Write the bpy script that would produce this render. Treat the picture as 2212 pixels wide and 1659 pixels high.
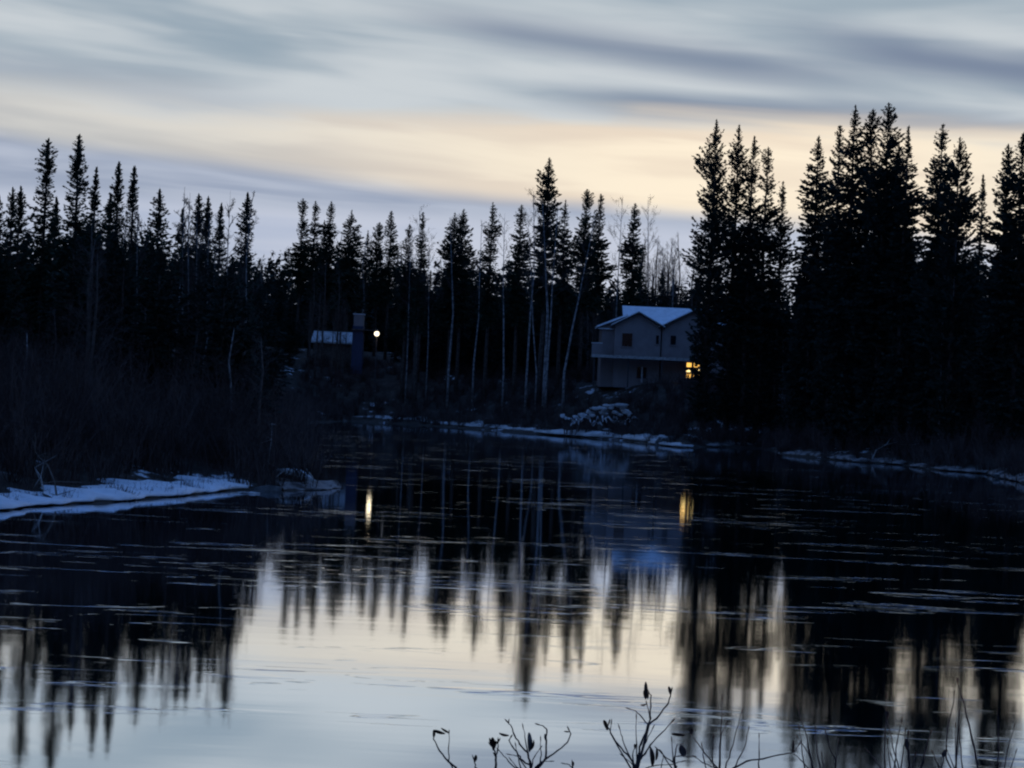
import bpy, math, random
import numpy as np
from mathutils import Matrix, Vector

R = math.radians
sc = bpy.context.scene
for o in list(bpy.data.objects):
    bpy.data.objects.remove(o, do_unlink=True)
COL = sc.collection

# ------------------------------------------------------------------ camera
CAM_H = 3.29
FOC = 4200.0                       # focal length in units of a 2212 wide picture
cam_d = bpy.data.cameras.new('camera')
cam = bpy.data.objects.new('camera', cam_d)
COL.objects.link(cam)
cam_d.sensor_width = 36.0
cam_d.lens = FOC / 2212.0 * 36.0
cam_d.clip_start = 0.1
cam_d.clip_end = 6000.0
CROT = Matrix.Rotation(R(90 + 0.443), 4, 'X') @ Matrix.Rotation(R(2.58), 4, 'Z')
cam.matrix_world = Matrix.Translation((0, 0, CAM_H)) @ CROT
sc.camera = cam

# ------------------------------------------------------------------ render look
sc.view_settings.view_transform = 'Standard'
sc.view_settings.look = 'None'
sc.view_settings.gamma = 1.0
sc.view_settings.exposure = 0.0
sc.cycles.pixel_filter_type = 'BLACKMAN_HARRIS'
sc.cycles.filter_width = 2.2
sc.cycles.use_adaptive_sampling = True
sc.cycles.adaptive_threshold = 0.02
sc.cycles.max_bounces = 3
sc.cycles.diffuse_bounces = 1
sc.cycles.glossy_bounces = 2

# ------------------------------------------------------------------ sky
SUN_AZ = 0.13
world = bpy.data.worlds.new('World')
sc.world = world
world.use_nodes = True
WN, WL = world.node_tree.nodes, world.node_tree.links
WN.clear()


class NG:
    """tiny helper for building node maths"""
    def __init__(s, nodes, links):
        s.n, s.l = nodes, links

    def put(s, sock, v):
        if hasattr(v, 'is_output') or hasattr(v, 'links'):
            s.l.new(v, sock)
        else:
            sock.default_value = v

    def m(s, op, a, b=0.0, c=0.0, clamp=False):
        k = s.n.new('ShaderNodeMath'); k.operation = op; k.use_clamp = clamp
        s.put(k.inputs[0], a); s.put(k.inputs[1], b); s.put(k.inputs[2], c)
        return k.outputs[0]

    def ss(s, x, a, b):
        k = s.n.new('ShaderNodeMapRange'); k.interpolation_type = 'SMOOTHSTEP'
        s.put(k.inputs[0], x); s.put(k.inputs[1], a); s.put(k.inputs[2], b)
        k.inputs[3].default_value = 0; k.inputs[4].default_value = 1
        return k.outputs[0]

    def mix(s, f, a, b):
        k = s.n.new('ShaderNodeMix'); k.data_type = 'RGBA'; k.clamp_factor = True
        s.put(k.inputs[0], f)
        s.put(k.inputs[6], a if hasattr(a, 'links') else (*a, 1))
        s.put(k.inputs[7], b if hasattr(b, 'links') else (*b, 1))
        return k.outputs[2]

    def xyz(s, x, y, z):
        k = s.n.new('ShaderNodeCombineXYZ')
        s.put(k.inputs[0], x); s.put(k.inputs[1], y); s.put(k.inputs[2], z)
        return k.outputs[0]

    def noise(s, vec, scale, detail=4.0, rough=0.5, dist=0.0):
        k = s.n.new('ShaderNodeTexNoise')
        s.put(k.inputs['Vector'], vec)
        k.inputs['Scale'].default_value = scale
        k.inputs['Detail'].default_value = detail
        k.inputs['Roughness'].default_value = rough
        k.inputs['Distortion'].default_value = dist
        return k.outputs[0]


g = NG(WN, WL)
tc = WN.new('ShaderNodeTexCoord')
sep = WN.new('ShaderNodeSeparateXYZ')
WL.new(tc.outputs['Generated'], sep.inputs[0])
dx, dy, dz = sep.outputs
az = g.m('ARCTAN2', dx, dy)
u = g.m('MULTIPLY', az, 10.0)                                  # 100 mrad units
v = g.m('MULTIPLY', g.m('ARCSINE', dz), 10.0)
au = g.m('ABSOLUTE', g.m('SUBTRACT', az, SUN_AZ))
tilt = g.m('ADD', dz, g.m('MULTIPLY', dx, 0.055))
vec_s = g.xyz(g.m('MULTIPLY', dx, 4.2), g.m('MULTIPLY', dy, 4.2), g.m('MULTIPLY', tilt, 30.0))
vec_m = g.xyz(g.m('MULTIPLY', dx, 7.0), g.m('MULTIPLY', dy, 7.0), g.m('MULTIPLY', tilt, 62.0))
n1 = g.noise(vec_s, 1.0, 3.0, 0.48, 0.6)
n2 = g.noise(vec_m, 1.0, 3.0, 0.5, 0.4)
nb = g.m('ADD', g.m('MULTIPLY', n1, 0.65), g.m('MULTIPLY', n2, 0.35))
wob = g.m('MULTIPLY', g.m('SUBTRACT', n1, 0.5), 0.36)
wob2 = g.m('MULTIPLY', g.m('SUBTRACT', n2, 0.5), 0.22)
vw = g.m('ADD', g.m('ADD', v, wob), wob2)
# closeness to the point where the sun went down
near = g.m('SUBTRACT', 1.0, g.ss(au, 0.03, 0.38))
near2 = g.m('SUBTRACT', 1.0, g.ss(au, 0.1, 1.6))
# upper deck
deck = g.mix(g.ss(nb, 0.36, 0.64), (0.31, 0.39, 0.465), (0.59, 0.635, 0.67))
# two long dark streaks of cloud
def streak(u0, v0, slope, half, lo, hi):
    k = g.m('SUBTRACT', g.m('SUBTRACT', g.m('ADD', v, g.m('MULTIPLY', wob, 0.55)), v0),
            g.m('MULTIPLY', g.m('SUBTRACT', u, u0), slope))
    k = g.m('SUBTRACT', 1.0, g.ss(g.m('ABSOLUTE', k), 0.0, half))
    e = g.m('MULTIPLY', g.ss(u, lo - 0.5, lo + 0.5), g.m('SUBTRACT', 1.0, g.ss(u, hi - 0.6, hi + 0.6)))
    return g.m('MULTIPLY', k, e)
s1 = streak(0.35, 1.84, -0.12, 0.15, -0.5, 1.6)
s2 = streak(2.0, 1.81, -0.15, 0.17, 1.5, 3.6)
s3 = streak(1.5, 1.50, -0.05, 0.12, 0.3, 3.0)
s4 = streak(-2.3, 1.52, -0.06, 0.14, -3.4, -1.3)
dark = g.m('ADD', g.m('MULTIPLY', s1, 0.8), g.m('ADD', g.m('MULTIPLY', s2, 0.95), g.m('ADD', g.m('MULTIPLY', s3, 0.75), g.m('MULTIPLY', s4, 0.35))), clamp=True)
deck = g.mix(dark, deck, (0.195, 0.245, 0.345))
deck = g.mix(g.m('MULTIPLY', g.ss(v, 1.75, 2.3), 0.4), deck, (0.32, 0.41, 0.48))
# warm band under the deck
warm_lo = g.ss(vw, 1.55, 1.36)
warm_amt = g.m('MULTIPLY', warm_lo, g.m('ADD', 0.0, near))
cream = g.mix(g.ss(n2, 0.35, 0.65), (0.84, 0.71, 0.57), (1.0, 0.87, 0.68))
pale = g.mix(g.ss(nb, 0.38, 0.62), (0.50, 0.505, 0.51), (0.67, 0.655, 0.62))
low = g.mix(near, pale, cream)
sky = g.mix(g.m('MULTIPLY', warm_lo, g.m('ADD', 0.25, g.m('MULTIPLY', near2, 0.75))), deck, low)
# blue bank of low cloud and the pale gap under it
edge = g.m('SUBTRACT', 1.05, g.m('MULTIPLY', u, 0.056))
below = g.ss(g.m('SUBTRACT', g.m('ADD', v, g.m('MULTIPLY', wob, 0.5)), edge), 0.05, -0.07)
bank = g.mix(g.ss(n2, 0.40, 0.60), (0.33, 0.385, 0.505), (0.45, 0.50, 0.61))
gap = g.mix(g.ss(nb, 0.4, 0.6), (0.44, 0.50, 0.64), (0.56, 0.60, 0.71))
lowc = g.mix(g.ss(g.m('ADD', v, g.m('MULTIPLY', wob2, 0.8)), 0.98, 0.86), bank, gap)
sky = g.mix(below, sky, lowc)
# the blue dusk sky above and behind
nish = WN.new('ShaderNodeTexSky')
nish.sky_type = 'NISHITA'
nish.sun_disc = False
nish.sun_elevation = R(0.5)
nish.sun_rotation = SUN_AZ
nish.air_density = 1.0
nish.dust_density = 0.4
nish.ozone_density = 4.0
nsc = WN.new('ShaderNodeVectorMath'); nsc.operation = 'SCALE'
WL.new(nish.outputs[0], nsc.inputs[0]); WL.new(g.m('ADD', 0.11, g.m('MULTIPLY', g.ss(dz, 0.15, 0.75), 1.0)), nsc.inputs[3])
tint = WN.new('ShaderNodeVectorMath'); tint.operation = 'MULTIPLY'
WL.new(nsc.outputs[0], tint.inputs[0]); tint.inputs[1].default_value = (1.12, 1.07, 1.12)
up_mix = g.m('MAXIMUM', g.ss(v, 2.3, 5.5), g.ss(au, 0.55, 1.5))
sky = g.mix(g.m('MULTIPLY', up_mix, 0.95), sky, tint.outputs[0])
# below the horizon: dark land
sky = g.mix(g.ss(v, 0.0, -0.3), sky, (0.03, 0.035, 0.045))
bg = WN.new('ShaderNodeBackground')
WL.new(sky, bg.inputs[0])
bg.inputs[1].default_value = 1.0
wo = WN.new('ShaderNodeOutputWorld')
WL.new(bg.outputs[0], wo.inputs[0])

# ------------------------------------------------------------------ helpers
rng = np.random.default_rng(11)
random.seed(5)
CR3 = CROT.to_3x3()


def at(px, py, D):
    """world point seen at a place in the picture, at a distance D along +Y"""
    d = CR3 @ Vector(((px - 1106) / FOC, -(py - 829.5) / FOC, -1.0))
    s = D / d.y
    return Vector((d.x * s, D, CAM_H + d.z * s))


def on_water(px, py):
    d = CR3 @ Vector(((px - 1106) / FOC, -(py - 829.5) / FOC, -1.0))
    s = -CAM_H / d.z
    return (d.x * s, d.y * s)


def material(name, col, rough=0.8, var=0.25, scale=3.0, spec=0.3, emit=None, estr=0.0, col2=None):
    m = bpy.data.materials.new(name)
    m.use_nodes = True
    nt = m.node_tree
    b = nt.nodes['Principled BSDF']
    b.inputs['Roughness'].default_value = rough
    b.inputs['Specular IOR Level'].default_value = spec
    h = NG(nt.nodes, nt.links)
    t = nt.nodes.new('ShaderNodeTexCoord')
    n = h.noise(t.outputs['Object'], scale, 5.0, 0.6)
    c2 = col2 or tuple(c * (1 - var) for c in col)
    c1 = tuple(min(1, c * (1 + var)) for c in col) if col2 is None else col
    nt.links.new(h.mix(h.ss(n, 0.38, 0.62), c1, c2), b.inputs['Base Color'])
    if emit:
        nt.links.new(h.mix(h.ss(n, 0.35, 0.65), emit, tuple(c * 0.6 for c in emit)), b.inputs['Emission Color'])
        b.inputs['Emission Strength'].default_value = estr
    return m


M = {
    'needle': material('needle', (0.030, 0.045, 0.028), 0.85, 0.35, 1.5, 0.15),
    'needle_dark': material('needle_dark', (0.022, 0.032, 0.024), 0.85, 0.35, 1.5, 0.15),
    'bark': material('bark', (0.075, 0.06, 0.05), 0.9, 0.4, 4.0, 0.1),
    'birch': material('birch', (0.34, 0.31, 0.29), 0.8, 0.2, 3.0, 0.2, col2=(0.12, 0.105, 0.10)),
    'twig': material('twig', (0.09, 0.07, 0.06), 0.9, 0.3, 3.0, 0.1),
    'brush': material('brush', (0.075, 0.052, 0.045), 0.9, 0.4, 0.7, 0.1),
    'shaded_snow': material('shaded_snow', (0.66, 0.64, 0.62), 0.8, 0.3, 0.6, 0.2, col2=(0.40, 0.38, 0.36)),  # snow with the tree shade of the far shore put into its colour
    'shaded_litter_snow': material('shaded_litter_snow', (0.30, 0.27, 0.25), 0.85, 0.3, 1.6, 0.15, col2=(0.07, 0.06, 0.055)),  # thin snow over litter, colour also darkened for shade of the trees above
    'snow': material('snow', (0.82, 0.84, 0.86), 0.65, 0.06, 2.0, 0.3),
    'ice': material('ice', (0.34, 0.38, 0.42), 0.3, 0.2, 3.0, 0.5),
    'siding': material('siding', (0.27, 0.225, 0.215), 0.7, 0.08, 1.0, 0.2),
    'trim': material('trim', (0.62, 0.62, 0.62), 0.6, 0.08, 2.0, 0.3),
    'fascia': material('fascia', (0.06, 0.055, 0.055), 0.7, 0.1, 2.0, 0.2),
    'glass': material('glass', (0.012, 0.014, 0.018), 0.12, 0.1, 2.0, 0.5),
    'deckwood': material('deckwood', (0.20, 0.17, 0.15), 0.8, 0.25, 3.0, 0.2),
    'log': material('log', (0.14, 0.11, 0.09), 0.9, 0.3, 5.0, 0.1),
    'driftwood': material('driftwood', (0.40, 0.37, 0.34), 0.85, 0.25, 5.0, 0.1),
    'tin': material('tin', (0.035, 0.05, 0.10), 0.5, 0.1, 2.0, 0.3),
    'pole': material('pole', (0.08, 0.07, 0.07), 0.6, 0.2, 4.0, 0.3),
    'stem': material('stem', (0.075, 0.055, 0.055), 0.75, 0.3, 40.0, 0.2),
    'leaf': material('leaf', (0.085, 0.050, 0.038), 0.8, 0.35, 60.0, 0.2),
    'paleleaf': material('paleleaf', (0.20, 0.165, 0.14), 0.8, 0.3, 60.0, 0.2),
    'rock': material('rock', (0.10, 0.095, 0.09), 0.85, 0.3, 4.0, 0.2),
    'litwarm': material('litwarm', (0.5, 0.35, 0.15), 0.6, 0.1, 6.0, 0.2, (1.0, 0.52, 0.10), 1.9),
    'lithot': material('lithot', (0.6, 0.45, 0.2), 0.6, 0.1, 6.0, 0.2, (1.0, 0.72, 0.28), 4.0),
    'bulb': material('bulb', (0.9, 0.85, 0.7), 0.5, 0.02, 6.0, 0.2, (1.0, 0.86, 0.60), 2.4),
}


def mesh_np(name, V, F3=None, F4=None, smooth=False):
    V = np.asarray(V, np.float32).reshape(-1, 3)
    me = bpy.data.meshes.new(name)
    me.vertices.add(len(V))
    me.vertices.foreach_set('co', V.ravel())
    li, ls = [], []
    tot = 0
    for F, k in ((F3, 3), (F4, 4)):
        if F is not None and len(F):
            F = np.asarray(F, np.int32).reshape(-1, k)
            li.append(F.ravel())
            ls.append(tot + np.arange(len(F)) * k)
            tot += F.size
    li = np.concatenate(li); ls = np.concatenate(ls)
    me.loops.add(len(li)); me.loops.foreach_set('vertex_index', li.astype(np.int32))
    me.polygons.add(len(ls)); me.polygons.foreach_set('loop_start', ls.astype(np.int32))
    if smooth:
        me.polygons.foreach_set('use_smooth', np.ones(len(ls), bool))
    me.update(calc_edges=True)
    me.validate()
    return me


def link(name, me, mat, parent=None, loc=None):
    o = bpy.data.objects.new(name, me)
    COL.objects.link(o)
    if me is not None and mat is not None and not len(me.materials):
        me.materials.append(mat)
    if parent is not None:
        o.parent = parent
    if loc is not None:
        o.location = loc
    return o


def tag(o, label, cat, group=None):
    o['label'] = label
    o['category'] = cat
    if group:
        o['group'] = group
    return o


def thing(name, label, cat, loc=(0, 0, 0), group=None, rz=0.0):
    o = bpy.data.objects.new(name, None)
    COL.objects.link(o)
    o.location = loc
    o.rotation_euler.z = rz
    return tag(o, label, cat, group)


class MB:
    def __init__(s):
        s.v, s.f = [], []

    def add(s, V, F):
        k = len(s.v)
        s.v += [tuple(p) for p in V]
        s.f += [tuple(i + k for i in f) for f in F]
        return s

    def box(s, x0, x1, y0, y1, z0, z1):
        V = [(x, y, z) for x in (x0, x1) for y in (y0, y1) for z in (z0, z1)]
        return s.add(V, [(0, 1, 3, 2), (4, 6, 7, 5), (0, 4, 5, 1), (2, 3, 7, 6), (0, 2, 6, 4), (1, 5, 7, 3)])

    def prism(s, prof, y0, y1):
        """profile in the xz plane run along y"""
        n = len(prof)
        V = [(x, y0, z) for x, z in prof] + [(x, y1, z) for x, z in prof]
        F = [tuple(range(n - 1, -1, -1)), tuple(range(n, 2 * n))]
        F += [(i, (i + 1) % n, n + (i + 1) % n, n + i) for i in range(n)]
        return s.add(V, F)

    def tube(s, pts, rad, n=6):
        pts = [Vector(p) for p in pts]
        V, F = [], []
        for i, p in enumerate(pts):
            d = (pts[min(i + 1, len(pts) - 1)] - pts[max(i - 1, 0)]).normalized()
            a = d.cross(Vector((0.13, 0.97, 0.21))).normalized()
            b = d.cross(a)
            r = rad[i] if hasattr(rad, '__len__') else rad
            for k in range(n):
                t = 2 * math.pi * k / n
                V.append(p + a * (r * math.cos(t)) + b * (r * math.sin(t)))
        for i in range(len(pts) - 1):
            for k in range(n):
                F.append((i * n + k, i * n + (k + 1) % n, (i + 1) * n + (k + 1) % n, (i + 1) * n + k))
        F.append(tuple(range(n - 1, -1, -1)))
        F.append(tuple(range((len(pts) - 1) * n, len(pts) * n)))
        return s.add(V, F)

    def mesh(s, name, smooth=False):
        me = bpy.data.meshes.new(name)
        me.from_pydata(s.v, [], s.f)
        if smooth:
            for p in me.polygons:
                p.use_smooth = True
        me.update()
        return me

    def build(s, name, mat, parent=None, loc=None, smooth=False):
        return link(name, s.mesh(name, smooth), mat, parent, loc)


# ------------------------------------------------------------------ river and ground
left_px = [(-40, 1108), (0, 1104), (100, 1094), (250, 1086), (400, 1072), (540, 1058), (640, 1063), (735, 1054)]
far_px = [(765, 910), (900, 918), (1060, 930), (1200, 941), (1340, 952), (1470, 968), (1545, 966), (1640, 969),
          (1700, 985), (1860, 999), (1950, 1005), (2010, 1015), (2130, 1024), (2212, 1046), (2300, 1058)]
LEFT = [on_water(*p) for p in left_px]
FAR = [on_water(*p) for p in far_px]
poly = LEFT + [(-8.0, 76), (-11, 100), (-15, 140), (-20, 190)] + FAR + \
    [(31, 80), (36, 50), (44, 20), (60, 0), (60, -4), (20, 9), (0, 11), (-25, 9), (-40, 12), (-30, 24), (-19, 38)]
POLY = np.array(poly)


def sdist(x, y):
    """distance from the shore, positive on land"""
    P = np.stack([np.ravel(x), np.ravel(y)], 1).astype(float)
    A = POLY; B = np.roll(POLY, -1, 0)
    best = np.full(len(P), 1e9); inside = np.zeros(len(P), bool)
    for a, b in zip(A, B):
        ab = b - a
        t = np.clip(((P - a) @ ab) / (ab @ ab), 0, 1)
        best = np.minimum(best, np.hypot(*(P - a - t[:, None] * ab).T))
        c = (a[1] > P[:, 1]) != (b[1] > P[:, 1])
        with np.errstate(divide='ignore', invalid='ignore'):
            xi = (b[0] - a[0]) * (P[:, 1] - a[1]) / (b[1] - a[1]) + a[0]
        inside ^= c & (P[:, 0] < xi)
    return np.where(inside, -best, best).reshape(np.shape(x))


def sm(t):
    t = np.clip(t, 0, 1)
    return t * t * (3 - 2 * t)


def ground_h(x, y):
    x = np.asarray(x, float); y = np.asarray(y, float)
    d = sdist(x, y)
    wf = sm((y - 135) / 35)                              # far bank
    wr = sm((x - 8) / 10) * (1 - wf)                     # right bank
    wn = sm((25 - y) / 12) * (1 - wf)                    # near bank
    wl = np.clip(1 - wf - wr - wn, 0, 1)
    A = 5.3 * wf + 2.8 * wr + 1.25 * wn + 1.3 * wl
    Lh = 17 * wf + 13 * wr + 8 * wn + 11 * wl
    h = 0.03 + 0.40 * sm((d - 0.2) / (1.8 + 2.0 * wl)) + A * sm((d - 0.6 - 1.2 * wl) / Lh)
    h = h + wf * 0.13 * np.clip(d - 14, 0, 22) * sm((-2 - x) / 12)
    bump = 0.16 * np.sin(x * 0.9 + 1.3 * np.sin(y * 0.5)) * np.sin(y * 0.7 + x * 0.3) * sm(d / 4)
    h = h + bump * (1 - wn)
    return np.where(d > 0, h, np.maximum(-1.2, 0.03 + 0.6 * d))


def gh(x, y):
    return float(ground_h(np.array([x]), np.array([y]))[0])


def axis(lo, hi, step, far):
    a = np.arange(lo, hi + 1e-6, step)
    out, k, p = [], step, hi
    while p < far:
        k *= 1.35; p += k; out.append(p)
    inn, k, p = [], step, lo
    while p > -far:
        k *= 1.35; p -= k; inn.append(p)
    return np.array(inn[::-1] + list(a) + out)


gx = axis(-46, 62, 0.75, 3500); gy = axis(-6, 262, 0.75, 3500)
GX, GY = np.meshgrid(gx, gy)
GZ = ground_h(GX, GY)
nx, ny = len(gx), len(gy)
idx = np.arange(nx * ny).reshape(ny, nx)
quads = np.stack([idx[:-1, :-1], idx[:-1, 1:], idx[1:, 1:], idx[1:, :-1]], -1).reshape(-1, 4)
gm = bpy.data.materials.new('forest_floor')
gm.use_nodes = True
h = NG(gm.node_tree.nodes, gm.node_tree.links)
b = gm.node_tree.nodes['Principled BSDF']
b.inputs['Roughness'].default_value = 0.9
b.inputs['Specular IOR Level'].default_value = 0.15
t = gm.node_tree.nodes.new('ShaderNodeTexCoord').outputs['Object']
na = h.noise(t, 0.9, 6, 0.65)
nbg = h.noise(t, 0.16, 4, 0.6)
soil = h.mix(h.ss(na, 0.35, 0.65), (0.035, 0.028, 0.022), (0.075, 0.062, 0.05))
patch = h.ss(h.m('ADD', h.m('MULTIPLY', na, 0.5), h.m('MULTIPLY', nbg, 0.5)), 0.575, 0.615)
gm.node_tree.links.new(h.mix(patch, soil, (0.74, 0.77, 0.80)), b.inputs['Base Color'])
go = link('ground', mesh_np('ground', np.stack([GX, GY, GZ], -1), None, quads, True), gm)
go['kind'] = 'structure'

# water: dark river with slow current ripples
wm = bpy.data.materials.new('river_water')
wm.use_nodes = True
nt = wm.node_tree
nt.nodes.clear()
h = NG(nt.nodes, nt.links)
geo = nt.nodes.new('ShaderNodeTexCoord')
sp = nt.nodes.new('ShaderNodeSeparateXYZ')
nt.links.new(geo.outputs['Object'], sp.inputs[0])
X, Y = sp.outputs[0], sp.outputs[1]
swell = h.noise(h.xyz(h.m('MULTIPLY', X, 0.35), h.m('MULTIPLY', Y, 1.1), 0.0), 1.0, 2.0, 0.5, 0.3)
rip = h.noise(h.xyz(h.m('MULTIPLY', X, 1.0), h.m('MULTIPLY', Y, 3.2), 3.0), 1.0, 3.0, 0.55, 0.4)
boil = h.noise(h.xyz(h.m('MULTIPLY', X, 0.16), h.m('MULTIPLY', Y, 0.42), 7.0), 1.0, 4.0, 0.6, 1.2)
mask = h.ss(boil, 0.57, 0.70)
line = h.noise(h.xyz(h.m('MULTIPLY', X, 0.22), h.m('MULTIPLY', Y, 1.5), 11.0), 1.0, 3.0, 0.6, 0.8)
ridge = h.ss(h.m('ABSOLUTE', h.m('SUBTRACT', line, 0.5)), 0.014, 0.0)
lmask = h.ss(boil, 0.54, 0.66)
hgt = h.m('ADD', h.m('MULTIPLY', swell, 0.0015),
          h.m('ADD', h.m('MULTIPLY', h.m('MULTIPLY', rip, h.m('ADD', 0.05, mask)), 0.0010),
              h.m('MULTIPLY', h.m('MULTIPLY', ridge, lmask), 0.0035)))
bump = nt.nodes.new('ShaderNodeBump')
bump.inputs['Strength'].default_value = 1.0
bump.inputs['Distance'].default_value = 1.0
nt.links.new(hgt, bump.inputs['Height'])
gl = nt.nodes.new('ShaderNodeBsdfGlossy')
gl.inputs['Color'].default_value = (0.92, 0.96, 1.0, 1)
gl.distribution = 'BECKMANN'
gl.inputs['Roughness'].default_value = 0.055
df = nt.nodes.new('ShaderNodeBsdfDiffuse')
df.inputs['Color'].default_value = (0.006, 0.008, 0.010, 1)
fr = nt.nodes.new('ShaderNodeFresnel')
fr.inputs['IOR'].default_value = 1.5
nt.links.new(bump.outputs[0], gl.inputs['Normal'])
mx = nt.nodes.new('ShaderNodeMixShader')
nt.links.new(h.m('ADD', 0.84, h.m('MULTIPLY', fr.outputs[0], 0.16)), mx.inputs[0])
nt.links.new(df.outputs[0], mx.inputs[1])
nt.links.new(gl.outputs[0], mx.inputs[2])
mo = nt.nodes.new('ShaderNodeOutputMaterial')
nt.links.new(mx.outputs[0], mo.inputs[0])
wx = np.linspace(-45, 64, 41); wy = np.linspace(-5, 240, 91)
WX, WY = np.meshgrid(wx, wy)
wi = np.arange(WX.size).reshape(WX.shape)
wq = np.stack([wi[:-1, :-1], wi[:-1, 1:], wi[1:, 1:], wi[1:, :-1]], -1).reshape(-1, 4)
wo_ = link('river', mesh_np('river', np.stack([WX, WY, WX * 0], -1), None, wq, True), wm)
wo_['kind'] = 'structure'

# ------------------------------------------------------------------ vegetation builders
def ribbons(P0, P1, w0, w1, r):
    """thin flat strips; arrays of start and end points"""
    d = P1 - P0
    q = r.normal(size=P0.shape)
    s = np.cross(d, q)
    s /= np.linalg.norm(s, axis=1, keepdims=True) + 1e-9
    w0 = np.reshape(w0, (-1, 1)); w1 = np.reshape(w1, (-1, 1))
    V = np.stack([P0 - s * w0, P0 + s * w0, P1 + s * w1, P1 - s * w1], 1).reshape(-1, 3)
    F = np.arange(len(V)).reshape(-1, 4)
    return V, F


def spruce_crown(H, Rm, Ls, r, clear=0.06, club=0.0, gaps=0.3, up=0.0, dens=1.0, fine=1.0):
    """needle sprays on whorled branches, origin at the foot"""
    n = int(H * 28 * dens * fine)
    s = H * (1 - clear) * r.random(n) ** 0.85
    s = np.concatenate([s, r.random(int(14 * dens)) * 1.6])
    n = len(s)
    wh = 0.36 / fine
    s = np.round(s / wh) * wh + r.normal(0, 0.30 * wh, n)
    s = np.clip(s, 0.02, H * (1 - clear))
    ph = r.random(4) * 6.28
    wav = 1 + gaps * (0.5 * np.sin(s * 2.3 + ph[0]) + 0.5 * np.sin(s * 0.9 + ph[1]))
    a = r.random(n) * 6.283
    side = 1 + gaps * 0.6 * np.sin(a + s * 0.7 + ph[2])
    L = Rm * (1 - np.exp(-s / Ls)) * wav * side * r.uniform(0.62, 1.1, n) * (1 - 0.38 * np.clip((s / H - 0.55) / 0.35, 0, 1)) + 0.03
    if club:
        L += club * np.exp(-((s - 0.9) / 0.75) ** 2) * r.uniform(0.6, 1.0, n)
    t = np.clip(s / (0.55 * H), 0, 1)
    pit = np.tan(np.radians(26 - 52 * t + up * 28 + r.normal(0, 7, n)))
    hd = np.stack([np.cos(a), np.sin(a), np.zeros(n)], 1)
    base = np.stack([np.zeros(n), np.zeros(n), H - s], 1)
    curl = 0.16 + 0.25 * up

    def pos(i, f):
        return base[i] + hd[i] * (L[i] * f)[:, None] + np.array([0, 0, 1.0]) * (L[i] * (pit[i] * f + curl * f * f))[:, None]

    m = np.maximum(5, (L / 0.068).astype(int))
    bi = np.repeat(np.arange(n), m)
    f = r.random(len(bi)) ** 0.8
    p0 = pos(bi, f)
    p1 = pos(bi, np.minimum(f + 0.1, 1.1))
    d = p1 - p0
    d /= np.linalg.norm(d, axis=1, keepdims=True)
    lat = np.stack([-hd[bi][:, 1], hd[bi][:, 0], np.zeros(len(bi))], 1)
    sg = np.where(r.random(len(bi)) < 0.5, -1, 1)[:, None]
    dr = d * r.uniform(0.5, 1.0, (len(bi), 1)) + lat * sg * r.uniform(0.1, 0.9, (len(bi), 1)) + r.normal(0, 0.22, (len(bi), 3)) + np.array([0, 0, -0.12])
    dr /= np.linalg.norm(dr, axis=1, keepdims=True)
    ln = (0.20 + 0.22 * r.random(len(bi))) / fine ** 0.8 * (0.30 + 0.70 * np.clip(L[bi] / 1.1, 0, 1))
    w = np.cross(dr, r.normal(size=dr.shape))
    w /= np.linalg.norm(w, axis=1, keepdims=True)
    w *= (ln * r.uniform(0.20, 0.34, len(bi)))[:, None]
    tip = p0 + dr * ln[:, None]
    mid = p0 + dr * (ln * 0.45)[:, None]
    V = np.stack([p0, mid + w, tip, mid - w], 1).reshape(-1, 3)
    F = np.arange(len(V)).reshape(-1, 4)
    # the leader: short shoots pressed upward round the top
    q = int(70 * fine)
    sl = r.random(q) ** 1.3 * 1.9
    aa = r.random(q) * 6.283
    b0 = np.stack([0 * sl, 0 * sl, H - sl], 1)
    ud = np.stack([np.cos(aa) * (0.15 + 0.5 * sl), np.sin(aa) * (0.15 + 0.5 * sl), np.ones(q)], 1)
    ud /= np.linalg.norm(ud, axis=1, keepdims=True)
    ul = (0.16 + 0.10 * r.random(q) + 0.07 * sl)[:, None]
    uw = np.cross(ud, r.normal(size=ud.shape)); uw /= np.linalg.norm(uw, axis=1, keepdims=True)
    uw = uw * ul * 0.22
    V = np.concatenate([V, np.stack([b0, b0 + ud * ul * 0.45 + uw, b0 + ud * ul, b0 + ud * ul * 0.45 - uw], 1).reshape(-1, 3)])
    F = np.arange(len(V)).reshape(-1, 4)
    bv, bf = ribbons(base, pos(np.arange(n), np.ones(n)), 0.012 + 0.008 * L, np.full(n, 0.004), r)
    return mesh_np('crown', np.concatenate([V, bv]), None, np.concatenate([F, bf + len(V)]))


def trunk_mesh(H, r0, r, lean=0.0, k=7):
    mb = MB()
    pts, rad = [], []
    ox = r.normal(0, 0.004 * H, 6)
    for i in range(6):
        f = i / 5
        pts.append((ox[i] * f * (1 - f) * 2, ox[5 - i] * f * (1 - f) * 2, -0.4 + (H * 0.985 + 0.4) * f))
        rad.append(r0 * (1 - f) ** 0.8 + 0.012)
    return mb.tube(pts, rad, k).mesh('trunk', True)


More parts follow.
